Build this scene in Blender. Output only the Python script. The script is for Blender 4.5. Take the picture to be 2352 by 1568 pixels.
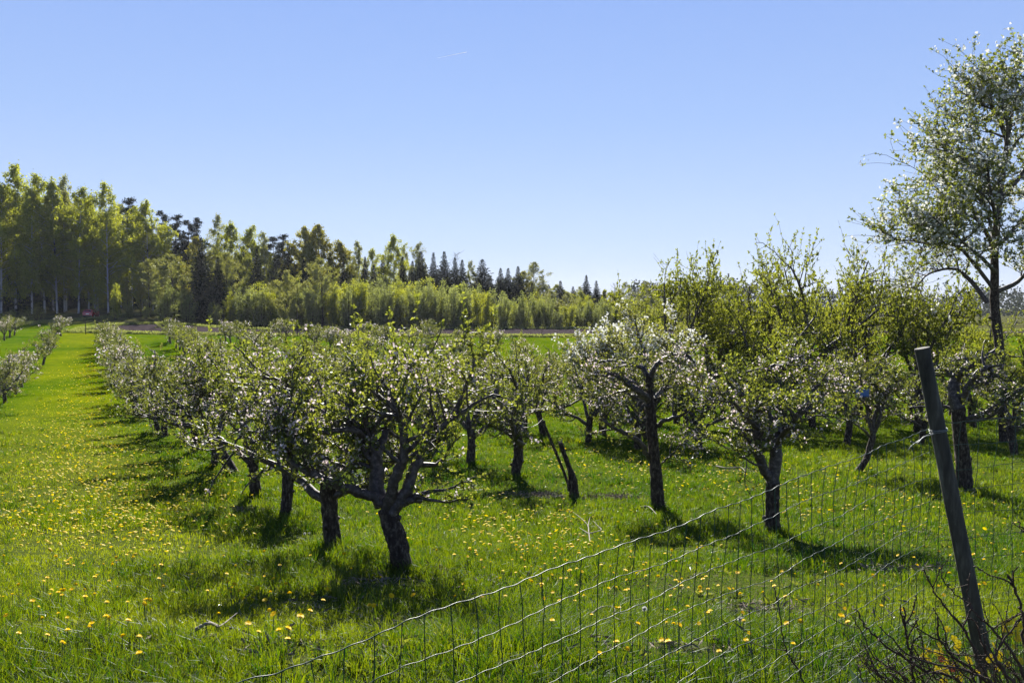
import bpy, math, random
import numpy as np
from mathutils import Vector

# ------------------------------------------------------------------ camera, sky, sun
scene = bpy.context.scene
for o in list(bpy.data.objects): bpy.data.objects.remove(o)
EYE = 8.0
F = 2020.0; CX = 1176.0; CY = 784.0           # photo measured on a 2352 x 1568 grid
PITCH = math.atan(84.0/F)
cam = bpy.data.cameras.new('camera'); cam.sensor_width = 36; cam.lens = 36*F/2352
cam.clip_start = 0.1; cam.clip_end = 9000
camo = bpy.data.objects.new('camera', cam); scene.collection.objects.link(camo)
camo.location = (0, 0, EYE); camo.rotation_euler = (math.pi/2-PITCH, 0, 0)
scene.camera = camo
SUN_EL = math.radians(30); SUN_AZ = math.radians(-4)
w = bpy.data.worlds.new("World"); scene.world = w; w.use_nodes = True
nt = w.node_tree; bg = nt.nodes['Background']
sky = nt.nodes.new('ShaderNodeTexSky'); sky.sky_type = 'NISHITA'; sky.sun_disc = False
sky.sun_elevation = SUN_EL; sky.sun_rotation = SUN_AZ
sky.air_density = 1.0; sky.dust_density = 0.0; sky.ozone_density = 4.5; sky.altitude = 100
tcw = nt.nodes.new('ShaderNodeTexCoord'); sxw = nt.nodes.new('ShaderNodeSeparateXYZ'); nt.links.new(tcw.outputs['Generated'], sxw.inputs[0])
rw = nt.nodes.new('ShaderNodeValToRGB'); ew = rw.color_ramp.elements          # clear spring sky, paler towards the horizon
ew[0].position = 0.0; ew[0].color = (.50,.60,.84,1); ew[1].position = 1.0; ew[1].color = (.035,.075,.26,1)
for ps, cl_ in ((.10, (.46,.59,.88,1)), (.20, (.36,.52,.87,1)), (.33, (.29,.45,.87,1)), (.50, (.12,.22,.55,1))):
    q = ew.new(ps); q.color = cl_
nt.links.new(sxw.outputs[2], rw.inputs[0])
sc_ = nt.nodes.new('ShaderNodeMix'); sc_.data_type = 'RGBA'; sc_.blend_type = 'MULTIPLY'; sc_.inputs[0].default_value = 1; sc_.inputs[7].default_value = (7.55, 7.1, 7.1, 1); sc_.clamp_result = False
nt.links.new(rw.outputs[0], sc_.inputs[6])
mw = nt.nodes.new('ShaderNodeMix'); mw.data_type = 'RGBA'; mw.inputs[0].default_value = .82
nt.links.new(sky.outputs[0], mw.inputs[6]); nt.links.new(sc_.outputs[2], mw.inputs[7])
nt.links.new(mw.outputs[2], bg.inputs[0]); bg.inputs[1].default_value = 0.05
sl = bpy.data.lights.new('sun', 'SUN'); sl.energy = 4.8; sl.angle = math.radians(0.53); sl.color = (1, .95, .86)
so = bpy.data.objects.new('sun', sl); scene.collection.objects.link(so)
sv = Vector((math.sin(SUN_AZ)*math.cos(SUN_EL), math.cos(SUN_AZ)*math.cos(SUN_EL), math.sin(SUN_EL)))
so.rotation_euler = sv.to_track_quat('Z', 'Y').to_euler(); so.location = (0, 0, 60)
scene.view_settings.view_transform = 'Standard'; scene.view_settings.look = 'None'
scene.view_settings.exposure = 1.56; scene.view_settings.gamma = 1
scene.render.engine = 'CYCLES'

# ------------------------------------------------------------------ helpers
C = scene.collection
def link(o): C.objects.link(o); return o
def tag(o, label=None, cat=None, group=None, kind=None):
    if label: o['label'] = label
    if cat: o['category'] = cat
    if group: o['group'] = group
    if kind: o['kind'] = kind
    return o
def empty(name, loc, label, cat, group=None, rz=0, scale=None):
    o = link(bpy.data.objects.new(name, None)); o.location = loc; o.rotation_euler = (0, 0, rz)
    o.empty_display_size = .2
    if scale: o.scale = scale
    return tag(o, label, cat, group)
def ordw(n):
    a = ['first','second','third','fourth','fifth','sixth','seventh','eighth','ninth','tenth','eleventh','twelfth','thirteenth','fourteenth','fifteenth','sixteenth','seventeenth','eighteenth','nineteenth']
    if n <= 19: return a[n-1]
    t = {2:'twent',3:'thirt',4:'fort',5:'fift',6:'sixt',7:'sevent',8:'eight',9:'ninet'}
    if n % 10 == 0: return t[n//10]+'ieth'
    return t[n//10]+'y-'+a[n % 10-1]
class MB:
    def __init__(s): s.v = []; s.f = {3: [], 4: []}; s.n = 0; s.t = []; s.m = {3: [], 4: []}
    def add(s, v, f, tint=None, mi=0):
        v = np.asarray(v, dtype=np.float32); f = np.asarray(f, dtype=np.int32)
        s.v.append(v); k = f.shape[1]; s.f[k].append(f+s.n); s.m[k].append(np.full(len(f), mi, np.int32)); s.n += len(v)
        s.t.append(np.zeros(len(v), np.float32) if tint is None else np.asarray(tint, np.float32))
    def addf(s, f, mi=0):      # more faces on the last vertices
        pass
    def mesh(s, name, mats, smooth=False):
        me = bpy.data.meshes.new(name)
        if s.n == 0: return me
        v = np.concatenate(s.v); t = np.concatenate(s.t)
        li = []; ls = []; mm = []; off = 0
        for k in (3, 4):
            if s.f[k]:
                f = np.concatenate(s.f[k]); li.append(f.ravel()); ls.append(off+np.arange(len(f))*k); off += f.size
                mm.append(np.concatenate(s.m[k]))
        li = np.concatenate(li).astype(np.int32); ls = np.concatenate(ls).astype(np.int32); mm = np.concatenate(mm)
        me.vertices.add(len(v)); me.vertices.foreach_set('co', v.ravel())
        me.loops.add(len(li)); me.loops.foreach_set('vertex_index', li)
        me.polygons.add(len(ls)); me.polygons.foreach_set('loop_start', ls)
        if not isinstance(mats, (list, tuple)): mats = [mats]
        for m in mats: me.materials.append(m)
        me.polygons.foreach_set('material_index', mm)
        me.polygons.foreach_set('use_smooth', np.full(len(ls), smooth))
        a = me.attributes.new('tint', 'FLOAT', 'POINT'); a.data.foreach_set('value', t)
        me.update(calc_edges=True); me.validate()
        return me
    def build(s, name, mats, parent=None, smooth=False, loc=None):
        o = link(bpy.data.objects.new(name, s.mesh(name, mats, smooth)))
        if parent: o.parent = parent
        if loc is not None: o.location = loc
        return o
def place_mesh(name, me, parent):
    o = link(bpy.data.objects.new(name, me)); o.parent = parent; return o
def nrm(a):
    a = np.asarray(a, float); return a/np.maximum(np.linalg.norm(a, axis=-1, keepdims=True), 1e-9)
def tube_arr(pts, rad, n=6, cap=True, lump=0, rng=None):
    pts = np.asarray(pts, float); rad = np.asarray(rad, float); m = len(pts)
    t = np.gradient(pts, axis=0); t = nrm(t); d = nrm(pts[-1]-pts[0])
    ref = np.eye(3)[np.argmin(np.abs(d))]
    u = nrm(np.cross(t, ref)); v = np.cross(t, u)
    a = np.arange(n)*2*math.pi/n
    R = rad[:, None]*np.ones(n)
    if lump and rng is not None:
        ph = rng.uniform(0, 6.28, 3)
        s = np.arange(m)[:, None]
        R = R*(1+lump*(.5*np.sin(2*a+ph[0]+s*.35)+.4*np.sin(3*a+ph[1]-s*.5)+rng.normal(0, .45, (m, n))))
    V = pts[:, None, :]+R[..., None]*(np.cos(a)[None, :, None]*u[:, None, :]+np.sin(a)[None, :, None]*v[:, None, :])
    V = V.reshape(-1, 3)
    i = np.arange(m-1)[:, None]*n; j = np.arange(n)[None, :]; j2 = (j+1) % n
    f = np.stack([i+j, i+j2, i+n+j2, i+n+j], -1).reshape(-1, 4)
    return V, f
def add_tube(mb, pts, rad, n=6, lump=0, rng=None, cap=True, mi=0):
    pts = np.asarray(pts, float)
    if np.isscalar(rad): rad = [rad]*len(pts)
    rad = list(rad)
    if cap:      # close the end with a vanishing ring
        pts = np.vstack([pts, pts[-1:]+nrm(pts[-1]-pts[-2])*rad[-1]*.3]); rad = rad+[rad[-1]*.05]
    V, f = tube_arr(pts, rad, n, lump=lump, rng=rng)
    mb.add(V, f, mi=mi)
def crom(p, k=6):
    p = np.asarray(p, float); n = len(p)
    q = np.vstack([2*p[0]-p[1], p, 2*p[-1]-p[-2]]); out = []
    for i in range(n-1):
        a, b, c, d = q[i:i+4]
        for t in np.linspace(0, 1, k, endpoint=False):
            out.append(.5*((2*b)+(-a+c)*t+(2*a-5*b+4*c-d)*t*t+(-a+3*b-3*c+d)*t**3))
    out.append(p[-1]); return np.array(out)
def box(mb, c, s, rz=0, mi=0):
    x, y, z = [k/2 for k in s]; v = np.array([(a, b, d) for a in (-x, x) for b in (-y, y) for d in (-z, z)])
    ca, sa = math.cos(rz), math.sin(rz); v = np.stack([v[:, 0]*ca-v[:, 1]*sa, v[:, 0]*sa+v[:, 1]*ca, v[:, 2]], 1)+np.array(c)
    mb.add(v, [(0,1,3,2),(4,6,7,5),(0,4,5,1),(2,3,7,6),(0,2,6,4),(1,5,7,3)], mi=mi)

# ------------------------------------------------------------------ terrain
KB = [(0,1.62),(2,1.66),(3.8,1.76),(5,2.08),(7,2.48),(9.4,2.84),(12.1,3.25),(15,3.56),(17.7,3.77),(21,4.02),(27,4.48),(31,4.75),(39,5.2),(48,5.58),(60,5.75),(80,5.3),(100,4.72),(116,4.2)]
KL = [(130,3.7),(140,3.15),(155,2.4),(165,1.9),(180,1.0),(205,-.8),(260,-4.5),(350,-8),(600,-12),(6000,0)]
KM = [(130,4.12),(145,4.05),(165,3.9),(190,3.3),(230,1.6),(300,0),(600,-3),(6000,2)]
KR = [(130,4.2),(145,4.15),(200,4.6),(300,5.2),(500,6),(900,6),(6000,4)]
_ys = np.concatenate([np.linspace(-60, 5, 60, endpoint=False), np.geomspace(5, 6000, 900)])
def _prof(k2):
    k = KB+k2; v = np.interp(_ys, [a for a, b in k], [b for a, b in k])
    ker = np.hanning(15); ker /= ker.sum()
    return np.convolve(np.pad(v, 7, 'edge'), ker, 'valid')
_PL, _PM, _PR = _prof(KL), _prof(KM), _prof(KR)
def sstep(x, a, b):
    t = np.clip((x-a)/(b-a), 0, 1); return t*t*(3-2*t)
def hdrop(X, Y):
    X = np.asarray(X, float); Y = np.asarray(Y, float)
    u = X/np.maximum(Y, 20)
    l = np.interp(Y, _ys, _PL); m = np.interp(Y, _ys, _PM); r = np.interp(Y, _ys, _PR)
    a = sstep(u, -.42, -.28); b = sstep(u, .1, .4)
    h = l*(1-a)+m*a; h = h*(1-b)+r*b
    h = h+.035*np.sin(X*.9+Y*.5)*np.sin(Y*.7-X*.3)
    return h
def gz(X, Y): return EYE-hdrop(X, Y)
def ray(px, py):
    a = (px-CX)/F; b = (CY-py)/F
    dy = math.cos(PITCH)+b*math.sin(PITCH); dz = b*math.cos(PITCH)-math.sin(PITCH)
    return a/dy, dz/dy
def at(px, py, Y):
    a, c = ray(px, py); return np.array([a*Y, Y, EYE+c*Y])
_Ym = np.geomspace(3, 900, 3000)
def gp(px, py):
    a, c = ray(px, py); z = EYE+c*_Ym; g = gz(a*_Ym, _Ym); k = np.argmax(z <= g)
    Y = _Ym[k]; X = a*Y
    return np.array([X, Y, gz(X, Y)])
def pnoise(X, Y, s, seed=0):
    r = np.random.RandomState(seed); v = 0
    for i in range(7):
        an = r.uniform(0, 6.28); fr = s*r.uniform(.6, 1.9); ph = r.uniform(0, 6.28)
        v = v+np.sin((X*math.cos(an)+Y*math.sin(an))*fr+ph+1.3*np.sin((X*math.sin(an)-Y*math.cos(an))*fr*.7+ph*2))
    return v/7*1.6

# ------------------------------------------------------------------ materials
def newmat(name):
    m = bpy.data.materials.new(name); m.use_nodes = True; n = m.node_tree.nodes; n.clear()
    out = n.new('ShaderNodeOutputMaterial'); return m, m.node_tree, out
def leafmat(name, c1, c2, trans=.5, gloss=.06, rough=.4, tcol=None, objvar=.25):
    kk = .82 if 'grass' in name else (.79 if max(c2) < .5 else .86)
    c1 = tuple(x*kk for x in c1); c2 = tuple(x*kk for x in c2)
    m, t, out = newmat(name); N = t.nodes; L = t.links
    at_ = N.new('ShaderNodeAttribute'); at_.attribute_name = 'tint'
    oi = N.new('ShaderNodeObjectInfo')
    mx = N.new('ShaderNodeMix'); mx.data_type = 'RGBA'; mx.inputs[6].default_value = (*c1, 1); mx.inputs[7].default_value = (*c2, 1)
    ma = N.new('ShaderNodeMath'); ma.operation = 'MULTIPLY_ADD'; ma.inputs[1].default_value = objvar; ma.inputs[2].default_value = -objvar/2
    L.new(oi.outputs['Random'], ma.inputs[0])
    ad = N.new('ShaderNodeMath'); ad.operation = 'ADD'; ad.use_clamp = True
    L.new(at_.outputs['Fac'], ad.inputs[0]); L.new(ma.outputs[0], ad.inputs[1]); L.new(ad.outputs[0], mx.inputs[0])
    d = N.new('ShaderNodeBsdfDiffuse'); tr = N.new('ShaderNodeBsdfTranslucent')
    L.new(mx.outputs[2], d.inputs[0])
    tm = N.new('ShaderNodeMix'); tm.data_type = 'RGBA'; tm.blend_type = 'MULTIPLY'; tm.inputs[0].default_value = 1
    tm.inputs[7].default_value = (*(tcol or (1.5, 1.35, .5)), 1); L.new(mx.outputs[2], tm.inputs[6]); L.new(tm.outputs[2], tr.inputs[0])
    s1 = N.new('ShaderNodeMixShader'); s1.inputs[0].default_value = trans; L.new(d.outputs[0], s1.inputs[1]); L.new(tr.outputs[0], s1.inputs[2])
    g = N.new('ShaderNodeBsdfGlossy'); g.inputs['Roughness'].default_value = rough; g.inputs[0].default_value = (.9, .95, 1, 1)
    s2 = N.new('ShaderNodeMixShader'); s2.inputs[0].default_value = gloss; L.new(s1.outputs[0], s2.inputs[1]); L.new(g.outputs[0], s2.inputs[2])
    L.new(s2.outputs[0], out.inputs[0]); return m
def noisemat(name, cols, scale=8, rough=.9, bump=.3, detail=6, stretch=(1, 1, 1), spec=.2, bdist=.02, pos=None):
    m, t, out = newmat(name); N = t.nodes; L = t.links
    tc = N.new('ShaderNodeTexCoord'); mp = N.new('ShaderNodeMapping'); mp.inputs['Scale'].default_value = stretch
    L.new(tc.outputs['Object'], mp.inputs[0])
    no = N.new('ShaderNodeTexNoise'); no.inputs['Scale'].default_value = scale; no.inputs['Detail'].default_value = detail; no.inputs['Roughness'].default_value = .65
    L.new(mp.outputs[0], no.inputs[0])
    cr = N.new('ShaderNodeValToRGB'); e = cr.color_ramp.elements
    ps = pos or [.3+.4*i/(len(cols)-1) for i in range(len(cols))]
    e[0].position = ps[0]; e[0].color = (*cols[0], 1); e[1].position = ps[-1]; e[1].color = (*cols[-1], 1)
    for i in range(1, len(cols)-1): q = e.new(ps[i]); q.color = (*cols[i], 1)
    L.new(no.outputs[0], cr.inputs[0])
    b = N.new('ShaderNodeBsdfPrincipled'); b.inputs['Roughness'].default_value = rough; b.inputs['Specular IOR Level'].default_value = spec
    L.new(cr.outputs[0], b.inputs['Base Color'])
    bp = N.new('ShaderNodeBump'); bp.inputs['Strength'].default_value = bump; bp.inputs['Distance'].default_value = bdist
    L.new(no.outputs[0], bp.inputs['Height']); L.new(bp.outputs[0], b.inputs['Normal']); L.new(b.outputs[0], out.inputs[0])
    return m
def plain(name, col, rough=.5, spec=.5, metal=0, coat=0):
    m, t, out = newmat(name); b = t.nodes.new('ShaderNodeBsdfPrincipled')
    b.inputs['Base Color'].default_value = (*col, 1); b.inputs['Roughness'].default_value = rough; b.inputs['Specular IOR Level'].default_value = spec
    b.inputs['Metallic'].default_value = metal; b.inputs['Coat Weight'].default_value = coat
    t.links.new(b.outputs[0], out.inputs[0]); return m

M = {}
M['bark'] = noisemat('apple_bark', [(.006,.0045,.004), (.045,.032,.024), (.17,.145,.11)], 26, .85, .9, 8, (1, 1, .45), .25, .03)
M['limb'] = noisemat('apple_limb_bark', [(.016,.011,.009), (.05,.038,.032), (.15,.13,.12)], 22, .6, .5, 6, (1, 1, 1), .5, .01)
M['farbark'] = noisemat('far_bark', [(.02,.014,.01), (.07,.05,.04)], 6, .9, .2)
M['leaf'] = leafmat('apple_leaf', (.06,.09,.016), (.245,.295,.07), .56, .04, .38)
M['leaf_dark'] = leafmat('apple_leaf_deep', (.06,.085,.02), (.225,.26,.08), .52, .045, .38)
M['leaf_olive'] = leafmat('plum_leaf', (.10,.135,.022), (.27,.32,.065), .6, .02, .4)
M['blossom'] = leafmat('apple_blossom', (.74,.70,.69), (.80,.62,.64), .45, .03, .5, (1, 1, 1))
M['pearblossom'] = leafmat('pear_blossom', (.74,.74,.70), (.60,.62,.55), .45, .03, .5, (1, 1, 1))
M['birchleaf'] = leafmat('birch_leaf', (.16,.205,.03), (.38,.43,.07), .64, .02)
M['birchpale'] = leafmat('pale_birch_leaf', (.16,.19,.07), (.32,.35,.15), .5, .03)
M['willowleaf'] = leafmat('willow_leaf', (.14,.165,.055), (.30,.33,.13), .6, .02, .4, (1.3, 1.3, .7))
M['ochreleaf'] = leafmat('ochre_leaf', (.15,.15,.022), (.31,.32,.055), .5, .03)
M['needle'] = leafmat('spruce_needle', (.010,.018,.010), (.035,.045,.018), .2, .03, .5)
M['pineneedle'] = leafmat('pine_needle', (.018,.028,.02), (.05,.062,.035), .2, .03, .5)
M['birchbark'] = noisemat('birch_bark', [(.03,.03,.03), (.35,.35,.36), (.55,.55,.56)], 1.2, .8, .1, 5, (1, 1, .6), pos=[.36, .46, .7])
M['pinebark'] = noisemat('pine_bark', [(.05,.03,.025), (.16,.09,.06)], 2, .9, .2)
M['stem'] = plain('stem_green', (.10, .14, .04), .6)
def grassmat():
    m = leafmat('grass_blade', (.022,.072,.003), (.175,.225,.008), 0.62, .028, .5, (1.6, 1.45, .3), 0)
    return m
M['grass'] = grassmat()
M['yellow'] = leafmat('dandelion_yellow', (.85,.60,.005), (.92,.72,.01), .35, .02, .5, (1, 1, .6), 0)
M['clock'] = leafmat('dandelion_seed', (.6,.6,.58), (.7,.7,.68), .5, .02, .5, (1, 1, 1), 0)

def groundmat():
    m, t, out = newmat('meadow_ground'); N = t.nodes; L = t.links
    g = N.new('ShaderNodeNewGeometry')
    def noise(s, d=5, r=.6):
        n = N.new('ShaderNodeTexNoise'); n.inputs['Scale'].default_value = s; n.inputs['Detail'].default_value = d; n.inputs['Roughness'].default_value = r
        L.new(g.outputs['Position'], n.inputs[0]); return n
    n1 = noise(.12, 4); n2 = noise(1.6, 6, .7); n3 = noise(18, 4, .8)
    r1 = N.new('ShaderNodeValToRGB'); e = r1.color_ramp.elements; e[0].position = .36; e[0].color = (.060,.108,.002,1); e[1].position = .64; e[1].color = (.14,.168,.003,1)
    L.new(n1.outputs[0], r1.inputs[0])
    r2 = N.new('ShaderNodeValToRGB'); e = r2.color_ramp.elements; e[0].position = .34; e[0].color = (.62,.72,.6,1); e[1].position = .66; e[1].color = (1.2,1.15,1.1,1)
    L.new(n2.outputs[0], r2.inputs[0])
    mu = N.new('ShaderNodeMix'); mu.data_type = 'RGBA'; mu.blend_type = 'MULTIPLY'; mu.inputs[0].default_value = 1
    L.new(r1.outputs[0], mu.inputs[6]); L.new(r2.outputs[0], mu.inputs[7])
    # the mown lane between the two rows is yellower than the rough grass beside it
    vd = N.new('ShaderNodeVectorMath'); vd.operation = 'DOT_PRODUCT'; vd.inputs[1].default_value = (1, .483, 0); L.new(g.outputs['Position'], vd.inputs[0])
    wn = noise(.5, 3); wv = N.new('ShaderNodeMath'); wv.operation = 'MULTIPLY_ADD'; wv.inputs[1].default_value = 2.2; L.new(wn.outputs[0], wv.inputs[0]); L.new(vd.outputs['Value'], wv.inputs[2])
    lr = N.new('ShaderNodeMapRange'); lr.inputs[1].default_value = -8; lr.inputs[2].default_value = 8; L.new(wv.outputs[0], lr.inputs[0])
    lc = N.new('ShaderNodeValToRGB'); e = lc.color_ramp.elements; e[0].position = 0; e[0].color = (.8,.95,.9,1); e[1].position = 1; e[1].color = (.8,.92,.9,1)
    for ps, cc_ in ((.27, (.72,.9,.8,1)), (.36, (1.12,1.1,1,1)), (.60, (1.18,1.1,1,1)), (.70, (.75,.92,.8,1))): q = e.new(ps); q.color = cc_
    L.new(lr.outputs[0], lc.inputs[0]); mu0 = mu
    mu = N.new('ShaderNodeMix'); mu.data_type = 'RGBA'; mu.blend_type = 'MULTIPLY'; mu.inputs[0].default_value = 1; L.new(mu0.outputs[2], mu.inputs[6]); L.new(lc.outputs[0], mu.inputs[7])
    # soil and dead thatch close up, where real blades stand on it; woodland floor far up the slope
    sx = N.new('ShaderNodeSeparateXYZ'); L.new(g.outputs['Position'], sx.inputs[0])
    mr = N.new('ShaderNodeMapRange'); mr.inputs[1].default_value = 8; mr.inputs[2].default_value = 55; L.new(sx.outputs[1], mr.inputs[0])
    th = N.new('ShaderNodeValToRGB'); e = th.color_ramp.elements; e[0].position = .4; e[0].color = (.035,.06,.008,1); e[1].position = .7; e[1].color = (.10,.10,.035,1)
    L.new(n3.outputs[0], th.inputs[0])
    m2 = N.new('ShaderNodeMix'); m2.data_type = 'RGBA'; L.new(mr.outputs[0], m2.inputs[0]); L.new(th.outputs[0], m2.inputs[6]); L.new(mu.outputs[2], m2.inputs[7])
    wd = N.new('ShaderNodeMapRange'); wd.inputs[1].default_value = 139; wd.inputs[2].default_value = 146; L.new(sx.outputs[1], wd.inputs[0])
    wf = N.new('ShaderNodeValToRGB'); e = wf.color_ramp.elements; e[0].position = .42; e[0].color = (.04,.035,.02,1); e[1].position = .62; e[1].color = (.13,.14,.035,1)
    n4 = noise(.35, 6, .7); L.new(n4.outputs[0], wf.inputs[0])
    m3 = N.new('ShaderNodeMix'); m3.data_type = 'RGBA'; L.new(wd.outputs[0], m3.inputs[0]); L.new(m2.outputs[2], m3.inputs[6]); L.new(wf.outputs[0], m3.inputs[7])
    b = N.new('ShaderNodeBsdfPrincipled'); b.inputs['Roughness'].default_value = 1; b.inputs['Specular IOR Level'].default_value = 0
    L.new(m3.outputs[2], b.inputs['Base Color'])
    bp = N.new('ShaderNodeBump'); bp.inputs['Strength'].default_value = .6; bp.inputs['Distance'].default_value = .06
    L.new(n3.outputs[0], bp.inputs['Height']); L.new(bp.outputs[0], b.inputs['Normal'])
    L.new(b.outputs[0], out.inputs[0]); return m
M['ground'] = groundmat()
M['soil'] = noisemat('ploughed_soil', [(.035,.027,.029), (.065,.052,.054)], .8, 1, .8, 8, (1, 1, 1), 0, .1)
M['asphalt'] = noisemat('road_asphalt', [(.12,.12,.125), (.18,.18,.185)], 3, .8, .2)
M['litter'] = noisemat('dry_litter', [(.12,.09,.06), (.30,.25,.20)], 30, .9, .6)

# ------------------------------------------------------------------ ground, field, road
def ground():
    ys = np.concatenate([np.linspace(-40, 3, 20, endpoint=False), np.geomspace(3, 1400, 380)])
    us = np.linspace(-1.3, 1.3, 160)
    Y, U = np.meshgrid(ys, us, indexing='ij')
    X = U*np.maximum(Y, 30)*(1+np.abs(U)*.4)
    V = np.stack([X, Y, gz(X, Y)], -1).reshape(-1, 3)
    n = len(us); i = np.arange(len(ys)-1)[:, None]*n; j = np.arange(n-1)[None, :]
    f = np.stack([i+j, i+j+1, i+n+j+1, i+n+j], -1).reshape(-1, 4)
    mb = MB(); mb.add(V, f); o = mb.build('ground', M['ground'], smooth=True); tag(o, kind='structure')
ground()
def strip(name, a, b, mat, dz, k=2):
    """sheet draped on the terrain between two world polylines"""
    a = crom(a, 14); b = crom(b, 14); R = []
    for s in np.linspace(0, 1, k+1):
        p = a*(1-s)+b*s; R.append(np.stack([p[:, 0], p[:, 1], gz(p[:, 0], p[:, 1])+dz], 1))
    V = np.stack(R, 1).reshape(-1, 3); n = k+1
    i = np.arange(len(a)-1)[:, None]*n; j = np.arange(k)[None, :]
    f = np.stack([i+j, i+j+1, i+n+j+1, i+n+j], -1).reshape(-1, 4)
    mb = MB(); mb.add(V, f); return tag(mb.build(name, mat, smooth=True), kind='structure')
def gX(px, Y): return ((px-CX)/F/math.cos(PITCH))*Y
near = [(160,126),(330,122.5),(560,120),(850,118),(1150,117),(1400,117),(2000,120),(2600,120)]
far = [(165,127.5),(300,139),(560,142),(850,146),(1150,146),(1400,144),(2000,140),(2600,138)]
strip('ploughed_field', [(gX(x, y), y) for x, y in near], [(gX(x, y), y) for x, y in far], M['soil'], .05, 8)
rl = [(-160,141),(0,144),(108,147),(165,151),(225,157),(290,164),(370,174),(470,190)]
rn = [(gX(x, y)+.2, y-1.9) for x, y in rl]; rf = [(gX(x, y)-.9, y+1.9) for x, y in rl]
strip('road', rn, rf, M['asphalt'], .10, 4)

# ------------------------------------------------------------------ tree builders
def rpath(p, d, L, n, wander, rng, trop=0, droop=0):
    p = np.array(p, float); d = nrm(d); out = [p.copy()]; s = L/n
    for i in range(n):
        d = nrm(d+rng.normal(0, wander, 3)+np.array([0, 0, trop-droop*i/n])); p = p+d*s; out.append(p.copy())
    return np.array(out)
def quads(mb, c, d, size, rng, w=.6, fold=.12, mi=0, tint=None):
    """leaf shaped quads: base c, direction d"""
    n = len(c)
    if n == 0: return
    c = np.asarray(c); d = nrm(d); r = rng.normal(size=(n, 3)); s = nrm(np.cross(d, r)); nn = np.cross(d, s)
    L = np.asarray(size)[:, None]*np.ones((n, 1))
    a = c; b = c+d*L*.5+s*L*w/2+nn*L*fold; t = c+d*L; e = c+d*L*.5-s*L*w/2+nn*L*fold
    V = np.stack([a, b, t, e], 1).reshape(-1, 3); f = np.arange(4*n).reshape(n, 4)
    tt = (rng.uniform(0, 1, n) if tint is None else tint)
    mb.add(V, f, np.repeat(tt, 4), mi)
def spurs(paths, step, t0, rng):
    P = []; D = []
    for p in paths:
        seg = np.linalg.norm(np.diff(p, axis=0), axis=1); cl = np.concatenate([[0], np.cumsum(seg)]); L = cl[-1]
        n = max(1, int((L*(1-t0))/step)); s = np.concatenate([rng.uniform(t0*L, L, n), [L]])
        for k in range(3): pass
        q = np.stack([np.interp(s, cl, p[:, k]) for k in range(3)], 1); P.append(q)
        D.append(np.repeat(nrm(p[-1]-p[0])[None], len(q), 0))
    return np.concatenate(P), np.concatenate(D)
def along(p, t):
    k = t*(len(p)-1); i = min(int(k), len(p)-2); f = k-i
    return p[i]*(1-f)+p[i+1]*f, nrm(p[i+1]-p[i])

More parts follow.
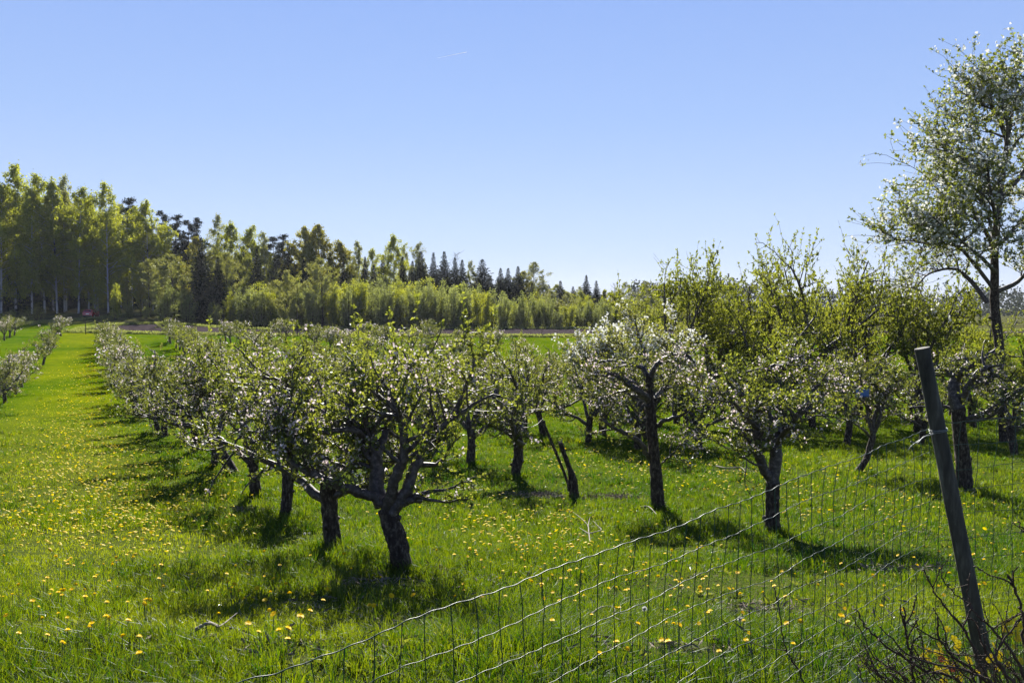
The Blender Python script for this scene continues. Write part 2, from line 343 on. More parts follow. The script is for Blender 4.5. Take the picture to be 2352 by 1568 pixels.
def orchard(seed, H=2.7, R=1.15, hf=.85, rt=.17, nl=5, nsec=9, nter=7, leafL=.055, perspur=4, step=.055,
            bloom=.10, lean=(0, 0), upright=.35, shoots=30, shootL=.55, trunk=None, limbs=None, twigwood=True, tsides=14,
            cl=1.0, tap=.15, wig=.2, blsize=.029, secL=.5, near=True, flat=False, leafmi=0, lmin=.25, zl=None):
    """returns (wood MB, leaf MB, blossom MB) of a gnarled fruit tree with its base at the origin"""
    rng = np.random.RandomState(seed)
    W = MB(); Lf = MB(); B = MB()
    if trunk is None:
        top = np.array([lean[0], lean[1], hf]); mid = top*.5+np.append(rng.normal(0, .05*H/2.7, 2), 0)
        tp = crom([(-lean[0]*.1, -lean[1]*.1, -.2), (0, 0, 0.02), mid, top], 7 if near else 3)
    else:
        tp = crom(trunk, 7); top = tp[-1]; hf = top[2]
    k = len(tp); zz = np.linspace(0, 1, k)
    rr = rt*(1.0-tap*zz)+rt*.25*np.exp(-zz*9); rr[-1] *= .9
    add_tube(W, tp, rr, tsides, .10 if near else .06, rng)
    if near:    # burrs and knots on the trunk
        for _ in range(3):
            q, d = along(tp, rng.uniform(.45, 1)); a = rng.uniform(0, 6.28); dd = np.array([math.cos(a), math.sin(a), rng.uniform(-.1, .5)])
            add_tube(W, [q, q+dd*rt*.85, q+dd*rt*1.2], [rt*.5, rt*.36, rt*.22], 7, .15, rng)
    L1 = []
    if limbs is not None:
        for lq in limbs:
            pl, r0, r1 = lq[:3]; p = crom(pl, 5); p[1:-1] += rng.normal(0, .008, p[1:-1].shape); L1.append((p, r0, r1, lq[3] if len(lq) > 3 else 1))
    if nl:
        a0 = rng.uniform(0, 6.28)
        for i in range(nl):
            a = a0+i*6.283/nl+rng.uniform(-.35, .35); el = rng.uniform(.45, 1.0)+upright*.3
            st, _ = along(tp, rng.uniform(.72, 1.0)); d = np.array([math.cos(a)*math.cos(el), math.sin(a)*math.cos(el), math.sin(el)])
            Ln = R*rng.uniform(.9, 1.25)*(1+upright)
            p = rpath(st, d, Ln, 8, wig, rng, trop=-.05+upright*.25)
            L1.append((p, rt*rng.uniform(.45, .62), rt*.15, 1))
    for p, r0, r1, dn_ in L1:
        add_tube(W, p, np.linspace(r0, r1, len(p)), 8 if near else 5, .10, rng, mi=1)
    L2 = []; L3 = []
    for p, r0, r1, dn_ in L1:
        Lp = np.linalg.norm(np.diff(p, axis=0), axis=1).sum()
        ns = max(3, int(round(nsec*dn_*Lp/(R*1.2))))
        for j in range(ns):
            t = lmin+(1-lmin)*(j+rng.uniform(0, 1))/ns; q, d = along(p, min(t, 1))
            s = nrm(rng.normal(size=3)*[1, 1, .6]+[0, 0, .25+upright*.5]); s = nrm(s-d*np.dot(s, d)*.6)
            out = q-tp[-1]; out[2] = 0
            s = nrm(s+nrm(out+1e-6)*.35+d*.3)
            if q[2]+s[2]*secL > H*.92: s = nrm(s*[1, 1, .25])
            rs = np.interp(t, [0, 1], [r0, r1])*.62
            sp = rpath(q, s, secL*H/2.7*rng.uniform(.6, 1.4), 6, wig*1.3, rng, trop=.02, droop=.05*(1-upright))
            L2.append(sp)
            if twigwood or j % 2 == 0: add_tube(W, sp, np.linspace(rs, rt*.05, len(sp)), 5 if near else 4, mi=1)
    zlow = zl if zl is not None else (hf*.85 if H < 4 else hf*.9)
    for sp in L2:
        for j in range(nter):
            t = .2+.8*(j+rng.uniform(0, 1))/nter; q, d = along(sp, min(t, 1))
            s = nrm(rng.normal(size=3)*[1, 1, .8]+d*.6+[0, 0, .35])
            n = 3; tw = rpath(q, s, H/2.7*rng.uniform(.12, .38), n, .22, rng, trop=.08)
            if tw[-1, 2] < zlow*rng.uniform(.75, 1.1): continue
            tw[:, 2] = np.minimum(tw[:, 2], H*rng.uniform(.93, 1.06)) if H < 4 else tw[:, 2]
            L3.append(tw)
            if twigwood: add_tube(W, tw, [rt*.045, rt*.036, rt*.028, rt*.018], 3, cap=False, mi=1)
    SH = []
    for j in range(shoots):
        sp = L2[rng.randint(len(L2))]; q, d = along(sp, rng.uniform(.2, 1))
        if q[2] < H*.6: continue
        s = nrm([rng.normal(0, .15), rng.normal(0, .15), 1]); p = rpath(q, s, shootL*rng.uniform(.5, 1.3)*H/2.7, 4, .05, rng, trop=.1)
        SH.append(p); add_tube(W, p, np.linspace(rt*.03, rt*.012, len(p)), 3, cap=False, mi=1)
    # leaves in rosettes on spurs
    P, D = spurs([x for x in L2], step*1.6, .3, rng); P3, D3 = spurs(L3, step, .15, rng)
    P = np.concatenate([P, P3]); D = np.concatenate([D, D3])
    ok = P[:, 2] > zlow*rng.uniform(.7, 1.1, len(P)); P = P[ok]; D = D[ok]
    # uneven density: thin out some directions
    g = np.sin(P[:, 0]*4.1/(H/2.7)+seed)+np.sin(P[:, 1]*3.7/(H/2.7)+seed*2)+np.sin(P[:, 2]*5/(H/2.7)+seed*3)
    keep = rng.uniform(-1.9, 2.2, len(P)) < g+1.6*cl; P = P[keep]; D = D[keep]
    nb = rng.uniform(size=len(P)) < bloom*(1+.8*np.sin(P[:, 0]*3+P[:, 2]*4+seed))
    k = perspur
    Pl = np.repeat(P, k, 0); Dl = nrm(np.repeat(D, k, 0)*.4+rng.normal(size=(len(P)*k, 3))+[0, 0, .35])
    quads(Lf, Pl, Dl, leafL*rng.uniform(.55, 1.25, len(Pl)), rng, .62, .13)
    if SH:
        Ps, Ds = spurs(SH, step*.9, .05, rng); Pl = np.repeat(Ps, 3, 0); Dl = nrm(np.repeat(Ds, 3, 0)*.7+rng.normal(size=(len(Pl), 3)))
        quads(Lf, Pl, Dl, leafL*rng.uniform(.7, 1.35, len(Pl)), rng, .62, .13, tint=rng.uniform(.45, 1, len(Pl)))
    Pb = P[nb]; kb = 6
    if len(Pb):
        Pq = np.repeat(Pb, kb, 0)+rng.normal(0, blsize*.9, (len(Pb)*kb, 3))+[0, 0, blsize*.4]
        quads(B, Pq, nrm(rng.normal(size=(len(Pq), 3))+[0, 0, .6]), blsize*rng.uniform(.8, 1.5, len(Pq)), rng, .95, .18)
    return W, Lf, B
def tree_meshes(name, res, wood, leaf, bloom):
    W, Lf, B = res
    return (W.mesh(name+'_trunk', wood, True), Lf.mesh(name+'_crown', leaf), B.mesh(name+'_blossom', bloom) if B.n else None)
def put_tree(kind, ms, loc, label, cat, group=None, rz=0, scale=None):
    e = empty(kind, loc, label, cat, group, rz, scale)
    place_mesh('trunk', ms[0], e); place_mesh('crown', ms[1], e)
    if ms[2]: place_mesh('blossom', ms[2], e)
    return e

# ------------------------------------------------------------------ orchard
BW = [M['bark'], M['limb']]; FW = [M['bark'], M['limb']]
VAR = []
for s in range(5):
    VAR.append(tree_meshes('apple', orchard(11+s, H=2.45+.1*(s % 3), R=1.38+.08*(s % 2), secL=.6, hf=[1.0, 1.1, .95, 1.1, 1.0][s], rt=.108+.006*s, nl=6, nsec=10, nter=7,
        lean=[(-.08, 0), (.06, .05), (-.12, .05), (0, -.1), (-.5, 0)][s], bloom=[.08, .12, .05, .10, .12][s], shoots=34+5*s, leafL=.046, step=.045, cl=.9), BW, M['leaf'], M['blossom']))
MID = []
for s in range(5):
    MID.append(tree_meshes('apple_mid', orchard(41+s, H=2.45+.1*(s % 3), R=1.42, hf=1.0+.05*s, rt=.12, nl=6, nsec=9, nter=7, leafL=.085, perspur=3, step=.11,
        lean=[(-.12, 0), (.1, .1), (-.25, .1), (0, -.1), (.2, 0)][s], bloom=[.06, .09, .04, .11, .05][s], shoots=14, tsides=8, blsize=.05), BW, M['leaf_dark'], M['blossom']))
FAR = []
for s in range(5):
    FAR.append(tree_meshes('apple_far', orchard(71+s, H=2.5, R=1.25, hf=.95+.04*s, rt=.12, nl=6, nsec=8, nter=5, leafL=.12, perspur=3, step=.15, near=False,
        lean=[(-.12, 0), (.1, .1), (-.25, .1), (0, -.1), (.3, 0)][s], bloom=[.03, .05, .02, .08, .04][s], shoots=8, tsides=6, blsize=.09, twigwood=False), FW, M['leaf_dark'], M['blossom']))

def rel(base, pts):      # pixel points with a depth offset -> offsets from the base
    return [tuple(at(x, y, base[1]+dy)-base) for x, y, dy in pts]
def c6(x, y): return ((500+x/2.178)*.91875, (760+y/2.178)*.91875)
def c8(x, y): return ((1700+x/2.6128)*.91875, (800+y/2.6128)*.91875)
def c7(x, y): return ((1100+x/3.136)*.91875, (860+y/3.136)*.91875)
def lm(base, pts, cf, r0, r1): return (rel(base, [(*cf(x, y), d) for x, y, d in pts]), r0, r1)

# nearest tree of the avenue row, its limbs followed from the photograph
b1 = gp(925, 1312)
t1 = rel(b1, [(*c6(1110, 1520), .0), (*c6(1105, 1440), 0), (*c6(1075, 1300), 0), (*c6(1040, 1190), .02), (*c6(1010, 1110), .03)])
l1 = [lm(b1, [(1010,1090,.02),(920,1040,-.05),(750,980,-.15),(560,900,-.25),(480,820,-.2),(500,740,-.1),(450,650,-.0)], c6, .06, .02),
      lm(b1, [(1000,1100,.05),(960,1000,.1),(965,880,.15),(950,760,.2),(880,700,.3),(800,545,.35)], c6, .10, .03),
      lm(b1, [(1020,1110,0),(1060,960,-.1),(1110,820,-.15),(1095,640,-.2),(1060,570,-.25),(950,480,-.2)], c6, .066, .022),
      lm(b1, [(1040,1140,0),(1120,1020,.0),(1180,870,.05),(1235,780,.1),(1330,660,.15),(1420,590,.2),(1600,490,.25)], c6, .075, .012)+(.6,),
      lm(b1, [(1370,610,.18),(1430,480,.2),(1490,330,.22),(1470,190,.2)], c6, .026, .006)+(.35,),
      lm(b1, [(960,840,.15),(1010,700,.4),(1060,560,.6),(1000,420,.8)], c6, .05, .02),
      lm(b1, [(940,760,.2),(840,690,0),(700,690,-.1),(580,720,-.2),(480,650,-.3),(420,560,-.3)], c6, .035, .014),
      lm(b1, [(880,700,.3),(740,640,.5),(600,540,.6),(480,430,.6),(350,400,.6)], c6, .04, .014),
      lm(b1, [(1100,1080,0),(1160,1060,-.03),(1195,1045,-.05)], c6, .055, .035)]
T1 = tree_meshes('apple_front', orchard(5, zl=.85, cl=.95, H=2.62, R=1.0, rt=.115, nl=0, nsec=11, nter=8, trunk=t1, limbs=l1, bloom=.09, shoots=45, shootL=.7, step=.046, leafL=.046, secL=.56, lmin=.3), BW, M['leaf'], M['blossom'])
put_tree('apple_tree', T1, b1, 'largest and nearest apple tree, forked low with a long limb reaching left', 'apple tree', 'apple trees in the avenue row')

# two wide trees right of the middle and the knotted one behind the fence post
b2 = gp(1512, 1172)
t2 = rel(b2, [(*c7(1715,1400), 0), (*c7(1715,1290), 0), (*c7(1690,1000), 0), (*c7(1665,700), 0), (*c7(1650,520), 0), (*c7(1645,380), 0), (*c7(1640,230), 0)])
l2 = [lm(b2, [(1640,900,0),(1560,760,-.2),(1440,690,-.3),(1330,640,-.4),(1250,560,-.4)], c7, .05, .018),
      lm(b2, [(1700,640,0),(1780,590,-.2),(1880,560,-.3),(1990,470,-.3),(2060,400,-.3)], c7, .045, .016),
      lm(b2, [(1650,450,0),(1560,370,-.2),(1470,310,-.25),(1400,240,-.2),(1290,250,-.1)], c7, .07, .02),
      lm(b2, [(1640,270,0),(1580,180,.1),(1450,150,.2),(1300,130,.3),(1200,160,.3)], c7, .05, .016),
      lm(b2, [(1640,260,0),(1700,160,-.1),(1800,100,-.2),(1920,80,-.3),(2000,150,-.3)], c7, .05, .016),
      lm(b2, [(1650,500,0),(1690,410,.4),(1780,350,.8),(1880,330,1.0)], c7, .045, .016),
      lm(b2, [(1650,560,0),(1600,430,.4),(1480,390,.8),(1380,300,1.0)], c7, .045, .016),
      lm(b2, [(1740,930,0),(1820,860,-.2),(1920,740,-.3)], c7, .018, .008)]
T2 = tree_meshes('apple_b', orchard(8, zl=.95, tap=.5, H=2.75, R=1.1, rt=.125, nl=0, nsec=10, nter=7, trunk=t2, limbs=l2, bloom=.13, shoots=20, shootL=.3, lmin=.3, leafL=.047, step=.048), BW, M['leaf_dark'], M['blossom'])
put_tree('apple_tree', T2, b2, 'tall straight-trunked apple tree full of white blossom right of the sawn-off stump', 'apple tree', 'apple trees in the second row')
b3 = gp(1775, 1224)
t3 = rel(b3, [(*c8(610,1480), 0), (*c8(606,1390), 0), (*c8(605,1200), 0), (*c8(605,1050), 0)])
l3 = [lm(b3, [(610,1060,0),(625,900,0),(625,760,.05),(560,600,.1),(470,520,.1),(385,470,.1)], c8, .10, .035),
      lm(b3, [(590,1030,0),(530,930,-.1),(505,780,-.2),(500,660,-.2)], c8, .075, .05),
      lm(b3, [(620,780,0),(720,700,.2),(800,580,.3),(870,460,.4),(940,400,.4)], c8, .06, .02),
      lm(b3, [(640,740,0),(640,560,.3),(640,420,.4),(600,300,.5),(690,290,.5),(800,230,.5)], c8, .05, .015),
      lm(b3, [(560,960,-.1),(470,930,-.2),(380,870,-.3),(330,810,-.35)], c8, .02, .008),
      lm(b3, [(510,720,-.2),(440,640,-.5),(370,560,-.7),(300,450,-.7)], c8, .04, .014),
      lm(b3, [(630,800,0),(700,720,-.5),(760,620,-.8),(820,520,-.9)], c8, .05, .014),
      lm(b3, [(625,860,0),(560,700,.6),(480,520,1.0),(420,380,1.1)], c8, .05, .014)]
T3 = tree_meshes('apple_c', orchard(9, zl=.85, H=2.72, R=1.05, rt=.115, nl=0, nsec=11, nter=7, trunk=t3, limbs=l3, bloom=.11, shoots=18, shootL=.3, lmin=.3, leafL=.047, step=.048), BW, M['leaf'], M['blossom'])
put_tree('apple_tree', T3, b3, 'round-crowned apple tree with a double trunk nearest the wire fence', 'apple tree', 'apple trees in the second row')
b4 = gp(2212, 1132)
t4 = rel(b4, [(*c8(1870,1220), 0), (*c8(1865,1110), 0), (*c8(1845,900), 0), (*c8(1825,700), 0), (*c8(1815,560), 0)])
l4 = [lm(b4, [(1815,580,0),(1790,480,.05),(1800,380,.1),(1870,310,.1),(1960,270,.1),(2070,190,.1)], c8, .14, .04),
      lm(b4, [(1830,560,0),(1880,430,-.2),(1960,330,-.3),(2020,310,-.3),(2040,380,-.3),(1990,420,-.3)], c8, .07, .03),
      lm(b4, [(1840,640,0),(1900,640,-.2),(2010,590,-.5),(2100,530,-.6),(2200,470,-.7),(2290,430,-.7)], c8, .055, .018),
      lm(b4, [(1850,660,0),(1960,650,-.4),(2060,610,-.7),(2150,500,-.9)], c8, .045, .014),
      lm(b4, [(1810,600,0),(1720,560,.2),(1620,560,.3),(1500,570,.3)], c8, .04, .014),
      lm(b4, [(1800,400,.1),(1740,330,.2),(1680,320,.2),(1730,280,.3),(1880,245,.3)], c8, .045, .014),
      lm(b4, [(1840,560,0),(1900,440,.7),(2000,360,1.1),(2120,300,1.2)], c8, .06, .016)]
T4 = tree_meshes('apple_d', orchard(10, zl=.95, H=2.75, R=1.15, rt=.15, nl=0, nsec=8, nter=5, trunk=t4, limbs=l4, bloom=.06, shoots=14, shootL=.4, lmin=.3, leafL=.047, step=.048), BW, M['leaf'], M['blossom'])
put_tree('apple_tree', T4, b4, 'knotty apple tree with thick twisting limbs just right of the fence post', 'apple tree', 'apple trees in the third row')
# slim leaning tree with the blue plate
b5 = gp(1988, 1088)
t5 = rel(b5, [(*c8(1130,1040), 0), (*c8(1150,1000), 0), (*c8(1220,900), 0), (*c8(1260,760), 0)])
l5 = [lm(b5, [(1260,770,0),(1270,650,0),(1290,560,0),(1280,430,.1),(1200,400,.2),(1080,380,.2),(1030,290,.2)], c8, .06, .016),
      lm(b5, [(1265,740,0),(1310,620,-.1),(1300,520,-.1),(1370,440,-.2),(1450,380,-.2)], c8, .05, .014),
      lm(b5, [(1240,760,0),(1180,700,-.2),(1090,650,-.3),(970,625,-.3)], c8, .035, .012),
      lm(b5, [(1260,660,0),(1180,620,.2),(1050,600,.3),(940,590,.3)], c8, .03, .01),
      lm(b5, [(1250,600,0),(1200,540,-.3),(1160,500,-.4)], c8, .03, .01),
      lm(b5, [(1275,600,0),(1330,540,.5),(1400,420,.8)], c8, .04, .012)]
T5 = tree_meshes('apple_e', orchard(12, zl=1.0, H=2.9, R=1.2, rt=.085, nl=2, nsec=8, nter=6, trunk=t5, limbs=l5, bloom=.13, shoots=14, shootL=.35, leafL=.07, step=.07, lmin=.3), BW, M['leaf_dark'], M['blossom'])
e5 = put_tree('apple_tree', T5, b5, 'slim apple tree with a strongly leaning trunk and the blue plate in its crown', 'apple tree', 'apple trees in the third row')

rnd = random.Random(4)
rows = {k: [] for k in ('avenue', 'second', 'third', 'fourth', 'fifth', 'sixth', 'left', 'farleft')}
for x, y in [(765,1257),(655,1187),(588,1140),(536,1092),(492,1074),(450,1042),(420,1020),(378,1003),(362,990),(327,958),(312,948)]:
    rows['avenue'].append(gp(x, y))
rows['avenue'][3:4] = [rows['avenue'][3]]
for x, y in [(1183,1097),(1080,1067)]: rows['second'].append(gp(x, y))
for x, y in [(1608,1036),(1465,1038),(1350,1022),(1248,1002)]: rows['third'].append(gp(x, y))
for x, y in [(2330,1045),(2115,1022),(1945,1022)]: rows['fourth'].append(gp(x, y))
def fill(row, Y0, Y1, a_of, step, keepf):
    Y = Y0
    while Y < Y1:
        if rnd.random() < keepf(Y):
            yy = Y+rnd.uniform(-.5, .5); X = a_of(yy)-.483*yy+rnd.uniform(-.35, .35)
            rows[row].append(np.array([X, yy, gz(X, yy)]))
        Y += step if Y < 30 or row == 'avenue' else 2.35
kf = lambda Y: .98 if Y < 60 else .62
fill('avenue', 47, 104, lambda Y: np.interp(Y, [42, 105], [2.5, 1.95]), 4.2, lambda Y: .9)
fill('second', 26, 110, lambda Y: 10.0, 2.9, kf)
fill('third', 35, 112, lambda Y: 16.9, 2.9, kf)
fill('fourth', 33.5, 112, lambda Y: 24.5, 3.0, kf)
fill('fifth', 36, 112, lambda Y: 31.5, 3.1, lambda Y: .95 if Y < 60 else .5)
fill('sixth', 41, 112, lambda Y: 38.5, 3.3, lambda Y: .95 if Y < 60 else .45)
for x, y in [(-14,945),(12,925),(36,906),(50,889),(64,864),(99,838),(112,815),(124,795),(140,772)]: rows['left'].append(gp(x, y))
for x, y in [(-22,785),(10,782),(22,776),(33,770),(-20,830)]: rows['farleft'].append(gp(x, y))
rname = dict(avenue='the row right of the avenue', second='the second orchard row', third='the third orchard row', fourth='the fourth orchard row',
             fifth='the fifth orchard row', sixth='the sixth orchard row', left='the row left of the avenue', farleft='the far left group')
napple = 0
for key, lst in rows.items():
    lst.sort(key=lambda p: p[1])
    off = {'avenue': 1, 'second': 2, 'third': 2}.get(key, 0)
    for i, p in enumerate(lst):
        Y = p[1]; lod = VAR if Y < 24 else (MID if Y < 55 else FAR)
        s = rnd.uniform(.9, 1.1)
        if key == 'avenue' and i == 3:      # the trunk leaning left
            ms = VAR[4]; rz = 0
        else: ms = lod[rnd.randrange(4 if lod is VAR else 5)]; rz = rnd.uniform(0, 6.28)
        adj = ['white-flecked', 'low spreading', 'dense green', 'gnarled', 'pinkish blossoming'][ (i*3+len(key)) % 5]
        put_tree('apple_tree', ms, tuple(p), '%s apple tree, %s from the front in %s' % ('gnarled', ordw(i+1+off), rname[key]), 'apple tree',
                 'apple trees in '+rname[key], rz, (s, s, s*rnd.uniform(.93, 1.07)))
        napple += 1
print('apple trees', napple)

# larger old fruit trees to the right
def bigtree(px, topy, Y, seed, R, label, name='plum_tree', cat='fruit tree', up=.38, leaf='leaf_olive', bloom=0.0, hf=.25, rt=.16, nl=6, nsec=10, nter=7, bl='pearblossom', leafL=.085, step=.085, shoots=12, per=4, cl=.95):
    X = gX(px, Y); z = gz(X, Y); H = at(px, topy, Y)[2]-z
    res = orchard(seed, H=H, R=R, hf=H*hf, rt=rt, nl=nl, nsec=nsec, nter=nter, leafL=leafL, perspur=per, step=step, upright=up, shoots=shoots, shootL=.2, bloom=bloom, blsize=.075, tsides=10, secL=.42, wig=.14, cl=cl)
    # fit the height
    mx = np.percentile(np.concatenate([v[:, 2] for v in res[1].v]), 98.5); k = H/mx
    put_tree(name, tree_meshes(name, res, BW, M[leaf], M[bl]), (X, Y, z), label, cat, 'tall fruit trees on the right', scale=(1, 1, k))
bigtree(1555, 606, 38, 201, 2.3, 'tall olive-green fruit tree, leftmost of the tall ones beyond the orchard rows')
bigtree(1640, 592, 40, 202, 2.2, 'tall fruit tree with upright twigs, second from the left of the tall ones')
bigtree(1745, 592, 41, 203, 2.2, 'thick olive-green fruit tree in the middle of the tall ones')
bigtree(1868, 556, 36, 204, 2.4, 'highest of the tall green fruit trees, its forked top open to the sky', nsec=8, nter=6)
bigtree(2000, 596, 37, 205, 2.0, 'slender fruit tree between the open-topped tree and the tall white pear tree')
bigtree(2110, 618, 34, 206, 2.0, 'rounded green fruit tree leaning against the left side of the pear tree')
bigtree(1700, 640, 45, 210, 2.6, 'broad fruit tree filling the background behind the middle of the tall ones')
bigtree(1940, 640, 44, 211, 2.6, 'broad fruit tree in the background right of the open-topped one')
bigtree(1800, 690, 33, 212, 2.0, 'lower leafy fruit tree in front of the open-topped one')
bigtree(2190, 690, 42, 213, 2.6, 'broad green tree in the background just left of the pear trunk')
bigtree(2370, 742, 50, 214, 2.6, 'low round green tree at the right edge behind the pear trunk')
bigtree(2335, 765, 37, 215, 1.6, 'small green fruit tree low at the right edge beside the pear trunk')
bigtree(2240, 745, 36, 209, 1.8, 'low green fruit tree beneath the pear tree')
bigtree(1490, 712, 31, 207, 1.7, 'pale fruit tree of dense upright shoots left of the tall olive-green trees', leaf='birchpale', bloom=.22, up=.8, shoots=170, nsec=10)
bigtree(1385, 752, 33, 208, 1.1, 'small pale fruit tree of upright shoots at the left end of the tall group', leaf='birchpale', bloom=.22, up=.8, shoots=80, nsec=8)

# the tall pear tree on the right edge
def c4(x, y): return ((2000+x/2.24)*.91875, (60+y/2.24)*.91875)
Yp = 30.0; Xp = gX(2305, Yp); bp_ = np.array([Xp, Yp, gz(Xp, Yp)])
tp_ = rel(bp_, [(2310,1060,0),(2308,1020,0),(2303,900,0),(2295,800,0),(2285,700,0),(*c4(1090,1300), 0),(*c4(1105,1100), .1),(*c4(1112,980), 0)])
lp_ = [lm(bp_, [(1110,1020,0),(1130,850,0),(1160,680,0),(1110,520,0),(1050,420,0),(1020,370,0),(980,330,0)], c4, .13, .02),
       lm(bp_, [(1160,680,0),(1185,520,.2),(1215,380,.3),(1210,300,.3),(1205,230,.3)], c4, .07, .012),
       lm(bp_, [(1090,1300,0),(1050,1180,0),(970,1080,0),(850,1080,-.2),(760,1130,-.3),(690,1240,-.3)], c4, .085, .02),
       lm(bp_, [(1080,1480,0),(950,1310,-.3),(860,1240,-.5),(720,1230,-.6),(600,1210,-.7),(490,1210,-.7)], c4, .07, .015),
       lm(bp_, [(1050,1560,0),(940,1420,.4),(850,1370,.5),(720,1400,.6),(640,1490,.6)], c4, .08, .018),
       lm(bp_, [(1100,1100,0),(980,960,.3),(820,900,.6),(680,860,.8)], c4, .07, .014),
       lm(bp_, [(1110,960,0),(990,820,-.4),(870,730,-.7),(760,700,-.9)], c4, .06, .014),
       lm(bp_, [(1130,820,0),(1010,640,.2),(950,560,.4),(920,450,.4)], c4, .05, .012),
       lm(bp_, [(1110,1000,0),(1200,900,0),(1300,750,0),(1370,640,0),(1380,540,0)], c4, .09, .02),
       lm(bp_, [(1100,1500,0),(1220,1440,-.2),(1350,1300,-.4),(1480,1200,-.5)], c4, .09, .02),
       lm(bp_, [(1100,1250,0),(1230,1120,.5),(1400,1000,.8),(1560,950,1)], c4, .08, .02),
       lm(bp_, [(1090,1250,0),(1060,1100,1.0),(1000,900,1.8),(900,720,2.2)], c4, .08, .02),
       lm(bp_, [(1090,1250,0),(1100,1100,-1.0),(1060,900,-1.8),(1050,720,-2.2)], c4, .08, .02),
       lm(bp_, [(1130,820,0),(1160,600,-.8),(1130,460,-1.0),(1150,380,-1.0)], c4, .05, .014),
       lm(bp_, [(1100,1400,0),(1000,1290,-1.0),(860,1180,-1.9),(740,1080,-2.3)], c4, .07, .018)]
TP = tree_meshes('pear', orchard(77, zl=3.4, tap=.45, H=13.0, R=2.3, rt=.19, nl=0, nsec=10, nter=8, trunk=tp_, limbs=lp_, bloom=.14, shoots=10, shootL=.12, leafL=.095, step=.15, perspur=4, blsize=.085, secL=.19, wig=.15, lmin=.3, cl=1.1), BW, M['leaf'], M['pearblossom'])
put_tree('pear_tree', TP, bp_, 'very tall pear tree white with blossom at the right edge', 'pear tree')

# sawn-off stump leaning in a patch of litter, with its stake
bs = gp(1318, 1142)
st = MB(); rg = np.random.RandomState(3)
pts = rel(bs, [(*c7(1060,1250), 0), (*c7(1055,1190), 0), (*c7(1035,1040), 0), (*c7(1000,930), 0), (*c7(960,820), 0), (*c7(945,775), 0)])
add_tube(st, crom(pts, 6), np.interp(np.linspace(0, 1, 31), [0, .35, .5, 1], [.105, .085, .05, .045]), 10, .1, rg)
e = empty('tree_stump', tuple(bs), 'sawn-off leaning apple stump with a pale forked tip in the open grass', 'tree stump')
st.build('trunk', M['bark'], e, True)
f_ = MB(); p0 = rel(bs, [(*c7(950,790), 0), (*c7(930,760), 0)]); add_tube(f_, p0, [.02, .012], 5); p0 = rel(bs, [(*c7(945,780), 0), (*c7(958,742), 0)]); add_tube(f_, p0, [.02, .01], 5)
f_.build('twig', M['litter'], e, True)
sk = MB(); pts = [at(*c7(x, y), bs[1]+d) for x, y, d in [(1010,1150,-.05),(1000,1080,-.05),(930,900,0),(830,660,.05),(815,600,.05)]]
add_tube(sk, crom(pts, 4), .028, 7, .06, rg); o = sk.build('wooden_stake', M['bark'], None, True); tag(o, 'thin dark stake leaning left beside the sawn-off stump', 'stake')
M['blue'] = plain('blue_plate', (.06, .15, .36), .45)
M['bluedark'] = plain('blue_plate_edge', (.03, .08, .2), .5)
pb = at(1981, 901, b5[1]-1.25)
e = empty('nest_tray', tuple(pb), 'blue rectangular plate hanging in the leaning apple tree', 'blue plate')
m_ = MB(); box(m_, (0, 0, 0), (.28, .02, .15)); m_.build('panel', M['blue'], e)
m_ = MB(); box(m_, (0, -.015, -.085), (.28, .05, .02)); m_.build('ledge', M['bluedark'], e)
m_ = MB(); add_tube(m_, [(0, 0, .07), (.02, .0, .14), (.0, .01, .26)], .004, 5); m_.build('hanging_wire', M['farbark'], e)

